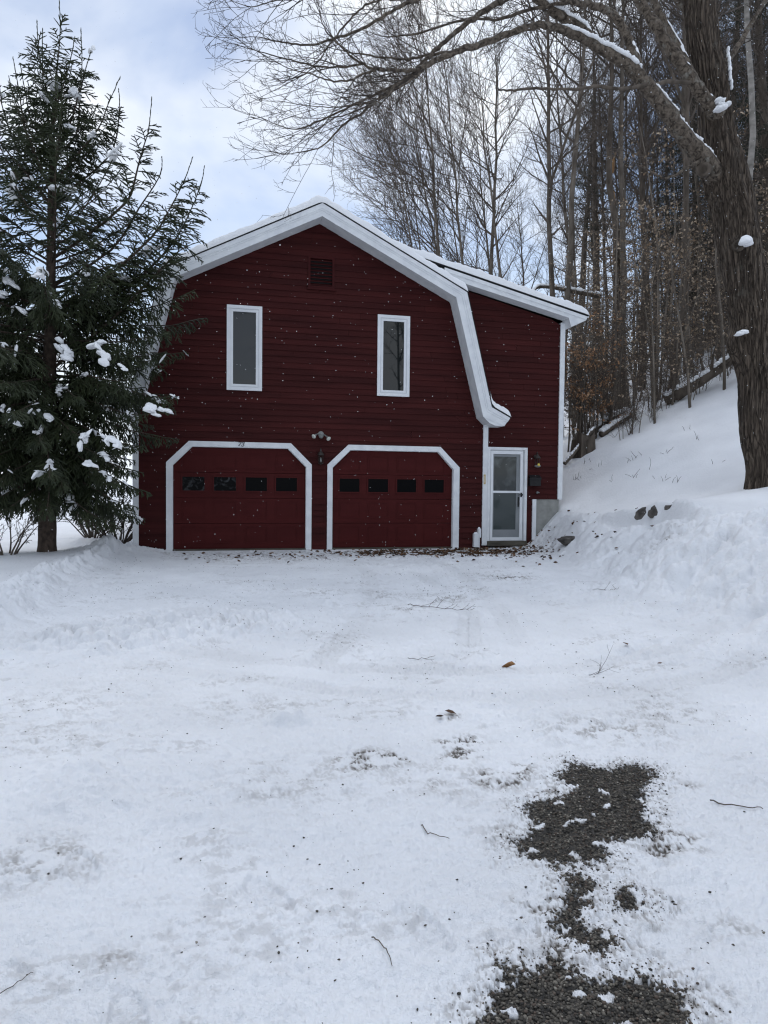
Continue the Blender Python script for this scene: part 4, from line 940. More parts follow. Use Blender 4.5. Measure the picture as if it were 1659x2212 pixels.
# dry weed stalks poking out of the slope
wg = np.random.default_rng(61); wl = [(1330, 945), (1358, 1000), (1384, 985), (1440, 980), (1325, 1040), (1372, 1030), (1465, 1040), (1290, 1010), (1405, 1010), (1510, 950), (1265, 1000), (1550, 1000), (1425, 1040), (1250, 1035), (1480, 930)]
for i, (u, v_) in enumerate(wl):
    # walk the ray to the slope
    d_ = (FW+(RT*(u-829.5)-UP*(v_-1106))/1500); D = 8.0
    while D < 40 and (CAM+d_*D)[2] > terrain((CAM+d_*D)[0], (CAM+d_*D)[1]): D += 0.05
    p = CAM+d_*D; mb = MB(); po, ra = [], []
    for k in range(wg.integers(3, 7)):
        c = curve(p+np.array([wg.normal()*0.06, wg.normal()*0.06, -0.05]), (wg.normal()*0.5, wg.normal()*0.4, 0.9), wg.uniform(0.08, 0.3), 5, -0.3, 0.4, wg); po.append(c); ra.append(np.linspace(0.006, 0.003, 5))
    a, b = tubes(po, ra, 3); mb.add(a, b); o = mb.build('weed_stalks', TWIG, origin=p); tag(o, 'dry brown weed stalks poking through the smooth snow slope', 'weeds', 'weed stalks on the snow slope')

# ------------------------------------------------------------------ the big maple
MD = 12.5
mbase = P(1650, 1066, MD)
maple = thing('maple_tree', mbase, 'huge old maple with furrowed grey bark and one long limb arching over the house', 'tree')
prof = [(1085, 1655, 122), (1066, 1656, 94), (1030, 1657, 82), (1004, 1656, 80), (949, 1643, 79), (880, 1636, 75), (820, 1635, 74), (765, 1627, 88), (730, 1622, 88), (693, 1621, 82), (632, 1613, 84), (563, 1602, 88), (468, 1587, 87), (400, 1570, 94), (343, 1556, 92), (290, 1550, 74), (210, 1541, 66), (114, 1522, 68), (0, 1510, 63), (-160, 1500, 56), (-400, 1490, 45), (-700, 1500, 28)]
vs = np.array([p[0] for p in prof][::-1], float); us = np.array([p[1] for p in prof][::-1], float); ws = np.array([p[2] for p in prof][::-1], float)
nv, na = 620, 150; vv = np.linspace(1085, -700, nv); aa = np.arange(na)*2*np.pi/na
uu = np.interp(vv, vs, us); ww = np.interp(vv, vs, ws)/2*MD/1500
k9 = np.ones(9)/9; uu = np.convolve(np.pad(uu, 4, 'edge'), k9, 'valid'); ww = np.convolve(np.pad(ww, 4, 'edge'), k9, 'valid')
cenm = np.array([P(a, b, MD+0.25) for a, b in zip(uu, vv)]); H_ = cenm[:, 2]
rad = np.repeat(ww[:, None], na, 1)
An, Hn = np.meshgrid(aa, H_)
fur = fbm(np.cos(An)*4.2+7, np.sin(An)*4.2*1.0+Hn*0.55, 201, 3, 0.6) + 0.7*np.abs(perlin(An*22/6.283*1.0 + 1.1*perlin(Hn*1.6, An*2, 205), Hn*1.3, 203))
fur2 = np.abs(perlin(np.cos(An)*9+perlin(Hn*2.2, An, 11)*0.8, np.sin(An)*9+Hn*1.1, 209))
wx = An*26/6.283+0.9*perlin(Hn*1.5, np.cos(An)*3+np.sin(An)*2, 211)
wr = 1-np.abs(perlin(wx, Hn*0.55+0.35*np.sin(An*3), 213))*2.2; wr2 = 1-np.abs(perlin(wx*2.1, Hn*1.3, 215))*2.0
rad = rad*(1+0.035*fbm(np.cos(An)*1.4, np.sin(An)*1.4+Hn*0.8, 207, 3)) + 0.008*fur - 0.042*np.clip(wr, 0, 1)**3 - 0.014*np.clip(wr2, 0, 1)**3 + 0.012
# burl and branch scars on the side that faces the drive
def side_ang(vec): return math.atan2(vec[1], vec[0])
toC = CAM-mbase; aC = math.atan2(toC[1], toC[0])
def bump_at(v_, da, amp, sv, sa):
    global rad
    z = P(1600, v_, MD)[2]; a = aC+da; dA = (An-a+np.pi) % (2*np.pi)-np.pi
    rad = rad + amp*np.exp(-((Hn-z)/sv)**2-(dA/sa)**2)
bump_at(745, -0.95, 0.10, 0.20, 0.45); bump_at(715, -0.35, 0.07, 0.08, 0.3); bump_at(526, -0.1, 0.09, 0.10, 0.22); bump_at(368, -0.9, 0.12, 0.09, 0.22); bump_at(700, -1.1, -0.03, 0.1, 0.4)
V = np.stack([cenm[:, None, 0]+rad*np.cos(aa), cenm[:, None, 1]+rad*np.sin(aa), np.repeat(H_[:, None], na, 1)], -1).reshape(-1, 3)
idx = np.arange(nv*na).reshape(nv, na); j = np.roll(idx, -1, 1); Q = np.stack([idx[:-1], j[:-1], j[1:], idx[1:]], -1).reshape(-1, 4)
MBARK = mat('maple_bark', (0.024, 0.0175, 0.013), (0.135, 0.105, 0.079), scale=13, rough=0.95, bump=1.0, bscale=16, stretch=(1, 1, 0.17), bdist=0.07, detail=9)
[n for n in MBARK.node_tree.nodes if n.type == 'VALTORGB'][0].color_ramp.elements[0].position = 0.41
[n for n in MBARK.node_tree.nodes if n.type == 'VALTORGB'][0].color_ramp.elements[1].position = 0.60
def lichen(m, c, lo, hi, sc):
    t = m.node_tree; b = t.nodes['Principled BSDF']; src = b.inputs['Base Color'].links[0].from_socket
    for n_ in [q for q in t.nodes if q.type == 'TEX_NOISE']: n_.inputs['Distortion'].default_value = 0.9
    tcn = t.nodes.new('ShaderNodeTexCoord'); a = t.nodes.new('ShaderNodeTexNoise'); a.inputs['Scale'].default_value = sc; a.inputs['Detail'].default_value = 8; a.inputs['Roughness'].default_value = 0.7
    r_ = t.nodes.new('ShaderNodeMapRange'); r_.inputs['From Min'].default_value = lo; r_.inputs['From Max'].default_value = hi
    mm = t.nodes.new('ShaderNodeMix'); mm.data_type = 'RGBA'; mm.inputs[7].default_value = (*c, 1)
    t.links.new(tcn.outputs['Object'], a.inputs['Vector']); t.links.new(a.outputs['Fac'], r_.inputs['Value']); t.links.new(r_.outputs[0], mm.inputs[0]); t.links.new(src, mm.inputs[6]); t.links.new(mm.outputs[2], b.inputs['Base Color'])
def plates(m, scale, zs):
    t = m.node_tree; b = t.nodes['Principled BSDF']; rp = [n for n in t.nodes if n.type == 'VALTORGB'][0]
    tcn = t.nodes.new('ShaderNodeTexCoord'); mpn = t.nodes.new('ShaderNodeMapping'); mpn.inputs['Scale'].default_value = (1, 1, zs)
    nz = t.nodes.new('ShaderNodeTexNoise'); nz.inputs['Scale'].default_value = 5.0; nz.inputs['Detail'].default_value = 4
    mixv = t.nodes.new('ShaderNodeVectorMath'); mixv.operation = 'MULTIPLY_ADD'; mixv.inputs[1].default_value = (0.22, 0.22, 0.22)
    vo = t.nodes.new('ShaderNodeTexVoronoi'); vo.feature = 'DISTANCE_TO_EDGE'; vo.inputs['Scale'].default_value = scale
    fn = t.nodes.new('ShaderNodeTexNoise'); fn.inputs['Scale'].default_value = 42; fn.inputs['Detail'].default_value = 6
    sm_ = t.nodes.new('ShaderNodeMath'); sm_.operation = 'MULTIPLY_ADD'; sm_.inputs[1].default_value = 0.34
    lk = t.links.new
    lk(tcn.outputs['Object'], mpn.inputs['Vector']); lk(mpn.outputs[0], nz.inputs['Vector']); lk(nz.outputs['Color'], mixv.inputs[0]); lk(mpn.outputs[0], mixv.inputs[2]); lk(mixv.outputs[0], vo.inputs['Vector'])
    lk(mpn.outputs[0], fn.inputs['Vector']); lk(fn.outputs['Fac'], sm_.inputs[0]); lk(vo.outputs['Distance'], sm_.inputs[2]); lk(sm_.outputs[0], rp.inputs[0])
    rp.color_ramp.elements[0].position = 0.14; rp.color_ramp.elements[1].position = 0.44
    bp = [n for n in t.nodes if n.type == 'BUMP'][0]; lk(sm_.outputs[0], bp.inputs['Height']); bp.inputs['Distance'].default_value = 0.12
plates(MBARK, 15.0, 0.10)
lichen(MBARK, (0.20, 0.185, 0.155), 0.58, 0.80, 3.2)
# green-brown moss and pale lichen blotches on the limbs
LBARK = mat('limb_bark', (0.026, 0.0195, 0.0145), (0.145, 0.118, 0.092), scale=15, rough=0.95, bump=0.7, bscale=22, bdist=0.02, detail=8)
lichen(LBARK, (0.20, 0.19, 0.165), 0.56, 0.70, 7)
mb = MB(); mb.add(V, Q); trk = mb.build('trunk', MBARK, maple, smooth=True)
def knot(v_, u_, r_):
    p = P(u_, v_, MD-0.12); d = nrm(CAM-p+np.array([-6, 0, 1.0])); mb = MB(); mb.lathe([(r_*1.25, -0.1), (r_*1.2, 0.0), (r_, 0.035), (r_*0.75, 0.03), (r_*0.6, 0.0), (0, -0.02)], p, d, 14); mb.build('knot', BARKD, trk, smooth=True)
knot(366, 1519, 0.105); knot(530, 1594, 0.085)
LIMBS = {  # (u, v, depth, radius px at that depth)
    'A': [(1592, 452, 12.95, 15), (1562, 400, 12.75, 22), (1516, 340, 12.42, 20.5), (1470, 285, 12.2, 17.5), (1428, 225, 12.0, 16.5), (1385, 172, 11.9, 16), (1354, 141, 11.8, 13), (1293, 103, 11.6, 10.5), (1240, 75, 11.5, 9), (1194, 57, 11.3, 8), (1150, 57, 11.2, 7.4), (1102, 72, 11.1, 7), (1026, 99, 10.9, 7), (985, 112, 10.8, 6.4), (934, 134, 10.7, 6), (905, 150, 10.6, 5.5)],
    'A1': [(905, 150, 10.6, 4.5), (880, 152, 10.5, 4), (819, 150, 10.3, 3.6), (783, 138, 10.2, 3), (755, 118, 10.1, 2.4), (729, 93, 10.0, 2), (700, 60, 9.9, 1.5), (690, 20, 9.9, 1)],
    'A1b': [(819, 150, 10.3, 3), (783, 160, 10.2, 2.4), (755, 174, 10.1, 2.2), (715, 175, 10.0, 2), (672, 160, 9.9, 1.6), (630, 150, 9.9, 1.2), (590, 130, 9.8, .8)],
    'A1c': [(783, 138, 10.2, 2.4), (737, 145, 10.3, 2), (686, 143, 10.4, 1.8), (636, 132, 10.4, 1.6), (583, 118, 10.5, 1.2), (533, 104, 10.5, .7)],
    'A2': [(934, 134, 10.7, 4.5), (905, 155, 10.6, 4.2), (873, 172, 10.6, 3.6), (830, 204, 10.5, 3.2), (783, 243, 10.4, 2.6), (744, 268, 10.4, 2.2), (701, 312, 10.3, 1.7), (672, 324, 10.3, 1.4), (622, 333, 10.3, .8)],
    'A3': [(905, 150, 10.6, 3.6), (862, 180, 10.8, 3), (790, 214, 10.9, 2.5), (744, 236, 11.0, 2.1), (686, 262, 11.0, 1.7), (640, 279, 11.1, 1.3), (593, 268, 11.1, .8)],
    'A4': [(985, 112, 10.8, 3.4), (930, 118, 11.0, 2.8), (870, 128, 11.1, 2.4), (800, 120, 11.2, 2), (750, 112, 11.3, 1.3)],
    'A5': [(934, 134, 10.7, 3.2), (880, 178, 10.4, 2.5), (820, 214, 10.2, 2), (770, 226, 10.1, 1.6), (710, 232, 10.0, 1.2), (650, 226, 9.9, .8)],
    'B': [(1293, 103, 11.6, 9), (1255, 61, 11.7, 10), (1190, 23, 11.7, 10), (1140, -15, 11.6, 8), (1080, 3, 11.5, 6.5), (1023, 39, 11.3, 5.5), (970, 82, 11.1, 5), (923, 125, 10.9, 4.2), (890, 160, 10.8, 3.2), (850, 195, 10.7, 2.5), (800, 225, 10.6, 1.8), (740, 250, 10.6, 1.2), (690, 255, 10.6, .8)],
    'C': [(1385, 172, 11.9, 12), (1370, 120, 11.9, 10), (1358, 88, 11.9, 9), (1339, 50, 11.8, 8.5), (1312, 23, 11.7, 8), (1274, 10, 11.6, 7), (1236, 4, 11.4, 6), (1160, -20, 11.2, 5.5), (1060, -30, 11.0, 5), (970, -18, 10.8, 4.5), (898, 0, 10.6, 4), (844, 25, 10.5, 3.6), (783, 61, 10.4, 3.2), (736, 79, 10.3, 2.7), (672, 97, 10.2, 2.2), (611, 91, 10.1, 1.6), (558, 80, 10.0, .9)],
    'C2': [(898, 0, 10.6, 2.6), (845, -2, 10.5, 2.6), (797, 8, 10.5, 2.3), (755, 43, 10.4, 2), (715, 92, 10.4, 1.7), (690, 130, 10.4, 1.3), (660, 150, 10.4, .8)],
    'C3': [(970, -18, 10.8, 3), (850, -40, 10.7, 2.6), (720, -25, 10.6, 2.2), (640, -8, 10.5, 1.8), (590, 2, 10.5, 1.5), (543, 14, 10.4, 1.1), (505, 4, 10.4, .7)],
    'D': [(1240, 4, 11.5, 4), (1150, 20, 11.7, 3.5), (1080, 40, 11.8, 3), (1000, 45, 12, 2.5), (900, 72, 12.1, 2), (840, 80, 12.2, 1.2)],
    'E': [(1582, 330, 12.9, 16), (1560, 268, 12.66, 19), (1530, 225, 12.4, 15.5), (1507, 191, 12.3, 14), (1476, 145, 12.3, 13), (1430, 76, 12.3, 12), (1400, 30, 12.3, 11.5), (1377, -8, 12.3, 11), (1340, -120, 12.2, 8), (1280, -260, 12.0, 5)],
    'E2': [(1507, 191, 12.3, 10), (1480, 130, 12.6, 9), (1440, 60, 12.8, 8.5), (1412, 0, 12.9, 8), (1390, -90, 13, 6), (1375, -200, 13, 4)],
    'F': [(1500, 178, 12.3, 5), (1440, 177, 12.0, 4.6), (1381, 187, 11.8, 4.4), (1339, 193, 11.6, 4), (1293, 187, 11.5, 3.8), (1232, 193, 11.4, 3.4), (1160, 191, 11.3, 3.2), (1102, 196, 11.2, 2.6), (1076, 193, 11.2, 1.8)],
    'G': [(1515, 345, 12.3, 4), (1480, 365, 12.1, 3.4), (1440, 385, 12.0, 2.4), (1410, 372, 11.9, 2), (1375, 352, 11.8, 1)],
    'H': [(1515, 60, 12.7, 9), (1480, 20, 12.9, 8), (1440, -40, 13, 6), (1400, -140, 13, 4)],
    'I': [(1560, 150, 12.8, 7), (1600, 90, 13, 6), (1640, 20, 13.1, 5), (1690, -60, 13.2, 4)],
}
mg = np.random.default_rng(77); twp, twr = [], []; limb_c = {}
for k, pts in LIMBS.items():
    c = bezier([P(a, b, d) for a, b, d, r in pts], 6); rr = np.interp(np.linspace(0, 1, len(c)), np.linspace(0, 1, len(pts)), [r*d/1500 for a, b, d, r in pts])
    wig = mg.normal(size=c.shape)*0.012; wig[0] = 0; c = c+wig*np.minimum(1, rr[:, None]*60)*0.6
    limb_c[k] = (c, rr)
    big = rr.max() > 0.045
    mb = MB(); a, b = tubes([c], [rr*(1+0.05*mg.normal(size=len(rr)))], 10 if big else 6); mb.add(a, b)
    mb.build('limb', LBARK if k != 'F' else BARKD, maple, smooth=True)
    if k in ('F', 'G'): n2, thin = (5, True)
    else: n2, thin = (0, False)
    # secondary boughs and twigs
    start = {'A': 0.62, 'B': 0.3, 'C': 0.42, 'E': 0.6, 'E2': 0.6}.get(k, 0.08)
    if thin:
        q, r_ = twigging(c, 0.006, mg, n2, 0.15, 0.5, 0.9, 4, 0.1, 0.3, 0.3, 0.3, 0.6, 0.003); twp += q; twr += r_; continue
    ln = np.sum(np.linalg.norm(np.diff(c, axis=0), axis=1))*(1-start)
    s1, r1 = twigging(c, 0.02, mg, int(ln*3.2)+3, 0.6, 1.7, 0.5, 7, 0.10, 0.24, start, 0.3, 0.55, 0.0045)
    tipd = c[-1]-c[-3]; s1.append(curve(c[-1], tipd, 0.7, 7, 0.15, 0.3, mg)); r1.append(np.linspace(rr[-1], 0.003, 7))
    twp += s1; twr += r1
    for q, qr in zip(s1, r1):
        s2, r2_ = twigging(q, qr[0], mg, 5, 0.16, 0.6, 0.7, 5, 0.3, 0.28, 0.12, 0.35, 0.6, 0.0032); twp += s2; twr += r2_
        for q2, qr2 in zip(s2, r2_):
            s3, r3 = twigging(q2, qr2[0], mg, 3, 0.05, 0.2, 0.75, 3, 0.35, 0.3, 0.2, 0.2, 0.7, 0.0026); twp += s3; twr += r3
mb = MB(); a, b = tubes(twp, twr, 3); mb.add(a, b); mb.build('twigs', mat('maple_twig_bark', (0.036, 0.029, 0.024), (0.07, 0.057, 0.047), scale=2, rough=0.9), maple)
# snow lying along the upper side of the limbs and in the forks
def limb_snow(mb, k, t0, t1, wscale, rg):
    c, rr = limb_c[k]; n = max(4, int((t1-t0)*len(c)*2.2))
    for t in np.linspace(t0, t1, n):
        p, d = at_t(c, min(t, .999)); r = np.interp(t, np.linspace(0, 1, len(rr)), rr); up = np.array([0, 0, 1.0]); up = nrm(up-d*np.dot(up, d))
        seg = np.linalg.norm(c[-1]-c[0])*(t1-t0)/n; e = min(1, min(t-t0, t1-t)/(t1-t0)*7+0.3)
        sx = max(seg*1.1, 0.05); sy = r*wscale*e*rg.uniform(0.8, 1.1); sz = r*0.62*wscale*e*rg.uniform(0.85, 1.15)
        mb.add(lump_verts(ICO2, (sx, sy, sz), 0.05, rg) @ rot_to(d).T + p + up*r*0.82, tris=ICO2F)
sm = MB(); sg = np.random.default_rng(5)
limb_snow(sm, 'A', 0.36, 0.58, 1.45, sg); limb_snow(sm, 'A', 0.10, 0.32, 0.75, sg); limb_snow(sm, 'B', 0.06, 0.22, 1.4, sg)
limb_snow(sm, 'E', 0.05, 0.30, 0.6, sg); limb_snow(sm, 'E', 0.38, 0.55, 0.35, sg); limb_snow(sm, 'C', 0.05, 0.12, 0.5, sg); limb_snow(sm, 'E2', 0.2, 0.45, 0.5, sg)
def snow_at(mb, u, v_, D, size, rg, rough=0.07): mb.add(lump_verts(ICO3, size, rough, rg)+P(u, v_, D), tris=ICO3F)
[snow_at(sm, 1556+sg.normal()*7, 229+sg.normal()*6, 12.27, (sg.uniform(.04, .08), 0.09, sg.uniform(.04, .07)), sg, .2) for _ in range(9)]
snow_at(sm, 1610, 523, 12.22, (0.11, 0.12, 0.13), sg, .08); snow_at(sm, 1618, 528, 12.26, (0.07, 0.1, 0.07), sg, .15)
snow_at(sm, 1603, 719, 12.2, (0.10, 0.10, 0.05), sg, .15); snow_at(sm, 1595, 723, 12.2, (0.06, 0.10, 0.035), sg, .2)
for (u0, v0, u1, v1, w0) in ((1584, 300, 1603, 400, 0.05), (1603, 400, 1616, 440, 0.035), (1616, 520, 1640, 590, 0.035), (1649, 610, 1655, 680, 0.03), (1568, 110, 1576, 190, 0.03)):
    for t in np.linspace(0, 1, 9):
        snow_at(sm, u0+(u1-u0)*t+sg.normal()*1.0+5, v0+(v1-v0)*t, MD+0.08, (w0*sg.uniform(.6, 1.2), w0*1.2, 0.085), sg)
sm.build('snow', SNOW, maple, smooth=True)

# ------------------------------------------------------------------ the spruce
SD = 12.3
sbase = P(101, 1206, SD); sbase[2] = gz(sbase[0], sbase[1])-0.03
spruce = thing('spruce_tree', sbase, 'tall ragged dark green spruce with snow clumps in front of the left house corner', 'tree')
stp = np.array([P(101, 1225, SD), P(103, 1100, SD), P(107, 850, SD), P(110, 600, SD), P(112, 400, SD), P(114, 277, SD), P(122, 185, SD)])
stem = bezier(stp, 8); srad_ = np.interp(stem[:, 2], [0.0, 0.25, 1.2, 4, 7, 8.6], [0.19, 0.155, 0.135, 0.10, 0.055, 0.02])
mb = MB(); a, b = tubes([stem], [srad_*(1+0.04*rng.normal(size=len(srad_)))], 20); mb.add(a, b); mb.build('trunk', SPBARK, spruce, smooth=True)
pg = np.random.default_rng(91)
def stem_at(z): return np.array([np.interp(z, stem[:, 2], stem[:, 0]), np.interp(z, stem[:, 2], stem[:, 1]), z])
mains = []                     # (polyline, droop amount, bare leader length)
def main_path(pts, droop, leader): mains.append((bezier(pts, 6), droop, leader))
for pts in (   # the boughs whose tips stand out against the sky
        [(112, 560, 12.3), (200, 500, 12.1), (277, 433, 12.0), (293, 377, 12.0), (310, 317, 12.0), (322, 277, 12.0), (328, 208, 12.0)],
        [(110, 680, 12.3), (230, 600, 12.0), (327, 513, 11.9), (360, 463, 11.9), (397, 393, 11.9), (417, 338, 11.9)],
        [(110, 740, 12.3), (220, 660, 12.4), (310, 593, 12.4), (367, 533, 12.4), (397, 487, 12.4), (433, 403, 12.4), (442, 357, 12.4)],
        [(113, 400, 12.3), (170, 330, 12.2), (213, 277, 12.1), (233, 227, 12.1), (260, 165, 12.1)],
        [(114, 430, 12.3), (190, 380, 12.4), (245, 320, 12.4), (258, 230, 12.4), (256, 190, 12.4)],
        [(113, 340, 12.3), (150, 270, 12.2), (167, 213, 12.2), (177, 157, 12.1), (175, 60, 12.1)],
        [(113, 345, 12.3), (165, 290, 12.4), (172, 210, 12.4), (185, 150, 12.4), (197, 110, 12.4)],
        [(113, 420, 12.3), (60, 300, 12.1), (40, 190, 12.0), (28, 122, 12.0)],
        [(112, 450, 12.3), (40, 330, 12.5), (5, 230, 12.5), (-10, 150, 12.5)],
        [(114, 277, 12.3), (100, 190, 12.2), (84, 110, 12.2), (80, 43, 12.2)],
        [(114, 290, 12.3), (95, 220, 12.5), (92, 130, 12.5), (92, 60, 12.5)],
        [(114, 250, 12.3), (135, 190, 12.2), (152, 130, 12.2), (162, 78, 12.2)],
        [(118, 220, 12.3), (124, 140, 12.3), (130, 70, 12.3), (128, 0, 12.3)],
        [(113, 330, 12.3), (70, 270, 12.3), (55, 200, 12.3), (43, 135, 12.3)],
        [(112, 620, 12.3), (240, 540, 12.5), (300, 450, 12.6), (345, 380, 12.6), (350, 337, 12.6)],
        [(110, 800, 12.3), (240, 690, 12.2), (330, 600, 12.1), (390, 540, 12.1), (440, 520, 12.1)]):
    main_path([P(*p) for p in pts], 0.30, 0.42)
zz = 1.3
while zz < 8.3:
    t = (zz-0.95)/7.35; n = 5 if zz < 7 else 4
    for k in range(n):
        az = zz*5.1+k*2*math.pi/n+pg.uniform(-.35, .35)
        L_ = float(np.interp(zz, [0.9, 1.6, 2.4, 3.2, 4.4, 5.5, 6.5, 7.5, 8.3], [1.6, 1.8, 2.35, 2.65, 2.75, 2.35, 1.7, 1.05, 0.6]))*pg.uniform(0.72, 1.08)
        # towards the house the boughs stop at the picture's edge of the crown
        p0 = stem_at(zz+pg.uniform(-.1, .1)); el0 = float(np.interp(zz, [0.9, 2.0, 3.0, 4.5, 6.5, 8.3], [-14, -6, 3, 18, 40, 56])); el1 = float(np.interp(zz, [0.9, 2.0, 3.0, 4.5, 6.5, 8.3], [-16, -12, -2, 36, 62, 75]))
        pts = [p0]; N = 9
        for i in range(N-1):
            f = i/(N-2); e = R_(el0+(el1-el0)*f - 16*math.sin(math.pi*f)*(zz < 5) + pg.normal()*3); az2 = az+0.12*math.sin(3*f+k)
            pts.append(pts[-1]+np.array([math.cos(az2)*math.cos(e), math.sin(az2)*math.cos(e), math.sin(e)])*L_/(N-1))
        mains.append((np.array(pts), float(np.interp(zz, [1, 4, 6, 8], [0.75, 0.62, 0.25, 0.05])), 0.28 if zz > 5.5 else 0.0))
    zz += 0.14 if zz < 3.4 else (0.2 if zz < 4.8 else 0.38)
bp_, br_, seg0, seg1, slen = [], [], [], [], []
def add_seg(a, b): seg0.append(a); seg1.append(b)
snow_pts = []
for c, droop, leader in mains:
    ll = np.concatenate([[0], np.cumsum(np.linalg.norm(np.diff(c, axis=0), axis=1))]); Lm = ll[-1]
    bp_.append(c[::max(1, len(c)//9)] if len(c) > 12 else c); m_ = len(bp_[-1]); br_.append(np.linspace(0.006+0.0065*Lm, 0.004, m_))
    for i in range(len(c)-1):
        if ll[i] > 0.45*Lm:
            add_seg(c[i], c[i+1])
    s = 0.14*Lm; sd_ = 1
    while s < Lm-leader-0.02:
        i = min(np.searchsorted(ll, s)-1, len(c)-2); f = (s-ll[i])/(ll[i+1]-ll[i]); p = c[i]+(c[i+1]-c[i])*f; d = nrm(c[i+1]-c[i])
        side = nrm(np.cross(d, [0, 0, 1.0]))*sd_ if abs(d[2]) < 0.97 else perp(d, pg)
        if abs(d[2]) > 0.6: side = perp(d, pg)
        ln = min(0.62, 0.36*(Lm-s)+0.10)*pg.uniform(0.55, 1.15)
        dd = nrm(0.62*d+0.75*side+np.array([0, 0, -droop*0.55]) + pg.normal(size=3)*0.14)
        q = [p]; st = ln/4
        for _ in range(4):
            dd = nrm(dd+np.array([0, 0, -droop*0.42])+pg.normal(size=3)*0.07); q.append(q[-1]+dd*st)
        q = np.array(q); bp_.append(q); br_.append(np.linspace(0.0055, 0.0025, 5))
        for _ in range(4): add_seg(q[_], q[_+1])
        nt_ = max(1, int(ln/0.05)); sg2 = 1
        for k in range(nt_):
            f = (k+0.8)/(nt_+0.6); pp, dq = at_t(q, min(f, .99)); s2 = np.cross(dq, [0, 0, 1.0]) if droop < 0.5 else perp(dq, pg); s2 = nrm(s2)*sg2; sg2 = -sg2
            l3 = min(0.21, 0.5*ln*(1-f)+0.055)*pg.uniform(0.7, 1.2); e = pp+nrm(dq*0.72+s2*0.72+np.array([0, 0, -droop*0.5])+pg.normal(size=3)*0.1)*l3
            add_seg(pp, e)
        s += pg.uniform(0.036, 0.064)*(1.0 if c[0][2] < 4.8 else 1.45); sd_ = -sd_
mb = MB(); a, b = tubes(bp_, br_, 4); mb.add(a, b); mb.build('boughs', SPBARK, spruce)
S0 = np.array(seg0); S1 = np.array(seg1); ls = np.linalg.norm(S1-S0, axis=1)
cnt = np.maximum(1, (ls/0.0065).astype(int)); ii = np.repeat(np.arange(len(ls)), cnt); f = pg.uniform(0, 1, len(ii))[:, None]
base_ = S0[ii]+(S1[ii]-S0[ii])*f; tn = (S1-S0)/ls[:, None]; tn = tn[ii]
ra = pg.normal(size=tn.shape); ra -= tn*np.sum(ra*tn, 1, keepdims=True); ra /= np.linalg.norm(ra, axis=1, keepdims=True)
nd = tn*0.55+ra*0.83; nl = pg.uniform(0.012, 0.021, len(ii))[:, None]; wv = np.cross(nd, pg.normal(size=nd.shape)); wv /= np.linalg.norm(wv, axis=1, keepdims=True)
V = np.stack([base_-wv*0.003, base_+wv*0.003, base_+nd*nl], 1).reshape(-1, 3)
mb = MB(); mb.add(V, tris=np.arange(len(V)).reshape(-1, 3))
mid_ = 0.5*(S0+S1)+pg.normal(size=S0.shape)*0.003
a, b = tubes(list(np.stack([S0, mid_, S1], 1)), [np.array([0.009, 0.0105, 0.005])]*len(S0), 3); mb.add(a, b)
mb.build('needles', NEEDLE, spruce)
print('spruce needles', len(ii), 'segments', len(ls))
# clumps of snow caught on the boughs
sm = MB(); sg = np.random.default_rng(15)
nclump = 0
for c, droop, leader in mains:
    if droop <= 0.3 and sg.uniform() > 0.15: continue
    for _ in range(sg.integers(0, 3)):
        t = sg.uniform(0.3, 0.97); p, d = at_t(c, t); k = sg.integers(3, 8); pos = p+np.array([0, 0, 0.02]); size = sg.uniform(0.022, 0.062)
        for _k in range(k):
            sm.add(lump_verts(ICO2, (size*sg.uniform(1.0, 1.9), size*sg.uniform(0.7, 1.2), size*sg.uniform(0.4, 0.7)), 0.28, sg) @ rot_to(d+sg.normal(size=3)*0.5).T + pos, tris=ICO2F)
            pos = pos+d*size*sg.uniform(0.5, 1.3)+np.array([sg.normal()*size*0.7, sg.normal()*size*0.7, -abs(sg.normal())*size*0.55]); size *= sg.uniform(0.8, 1.08)
        nclump += 1
for (u, v_, D, L0, rot) in ((140, 765, 11.2, 0.42, -1.05), (225, 770, 11.0, 0.22, -0.9), (215, 745, 11.1, 0.2, 0.5), (270, 800, 11.0, 0.12, -0.6), (30, 905, 10.9, 0.2, -.2), (40, 915, 10.7, 0.2, -.2), (95, 905, 11.2, 0.15, -.9), (185, 945, 10.9, 0.3, 1.1), (245, 955, 10.8, 0.42, -.7), (330, 890, 11.3, 0.3, -.3), (355, 890, 11.4, 0.2, -.1), (85, 1020, 10.9, 0.18, .3), (195, 1010, 11, .15, -.7), (25, 610, 11.3, .3, -.7), (10, 640, 11.3, .2, -.5), (50, 680, 11.2, .15, -.6), (120, 660, 11.2, .16, -.8), (115, 180, 12.1, 0.12, 0), (110, 210, 12.1, .14, .1), (155, 285, 12, .1, -.5), (65, 395, 11.8, .16, -.7), (130, 410, 11.8, .2, -.1), (155, 412, 11.8, .16, -.1), (25, 410, 11.8, .2, .3), (30, 435, 11.8, .14, -1.1)):
    p = P(u, v_, D); d = RT*math.cos(rot)+UP*math.sin(rot); n = max(2, int(L0/0.07))
    for i in range(n):
        q = p+d*(i-n/2)*0.07; s_ = sg.uniform(0.04, 0.068); sm.add(lump_verts(ICO3, (s_*1.5, s_*1.3, s_*0.85), 0.26, sg) @ rot_to(d+sg.normal(size=3)*0.35).T + q+sg.normal(size=3)*0.03, tris=ICO3F)
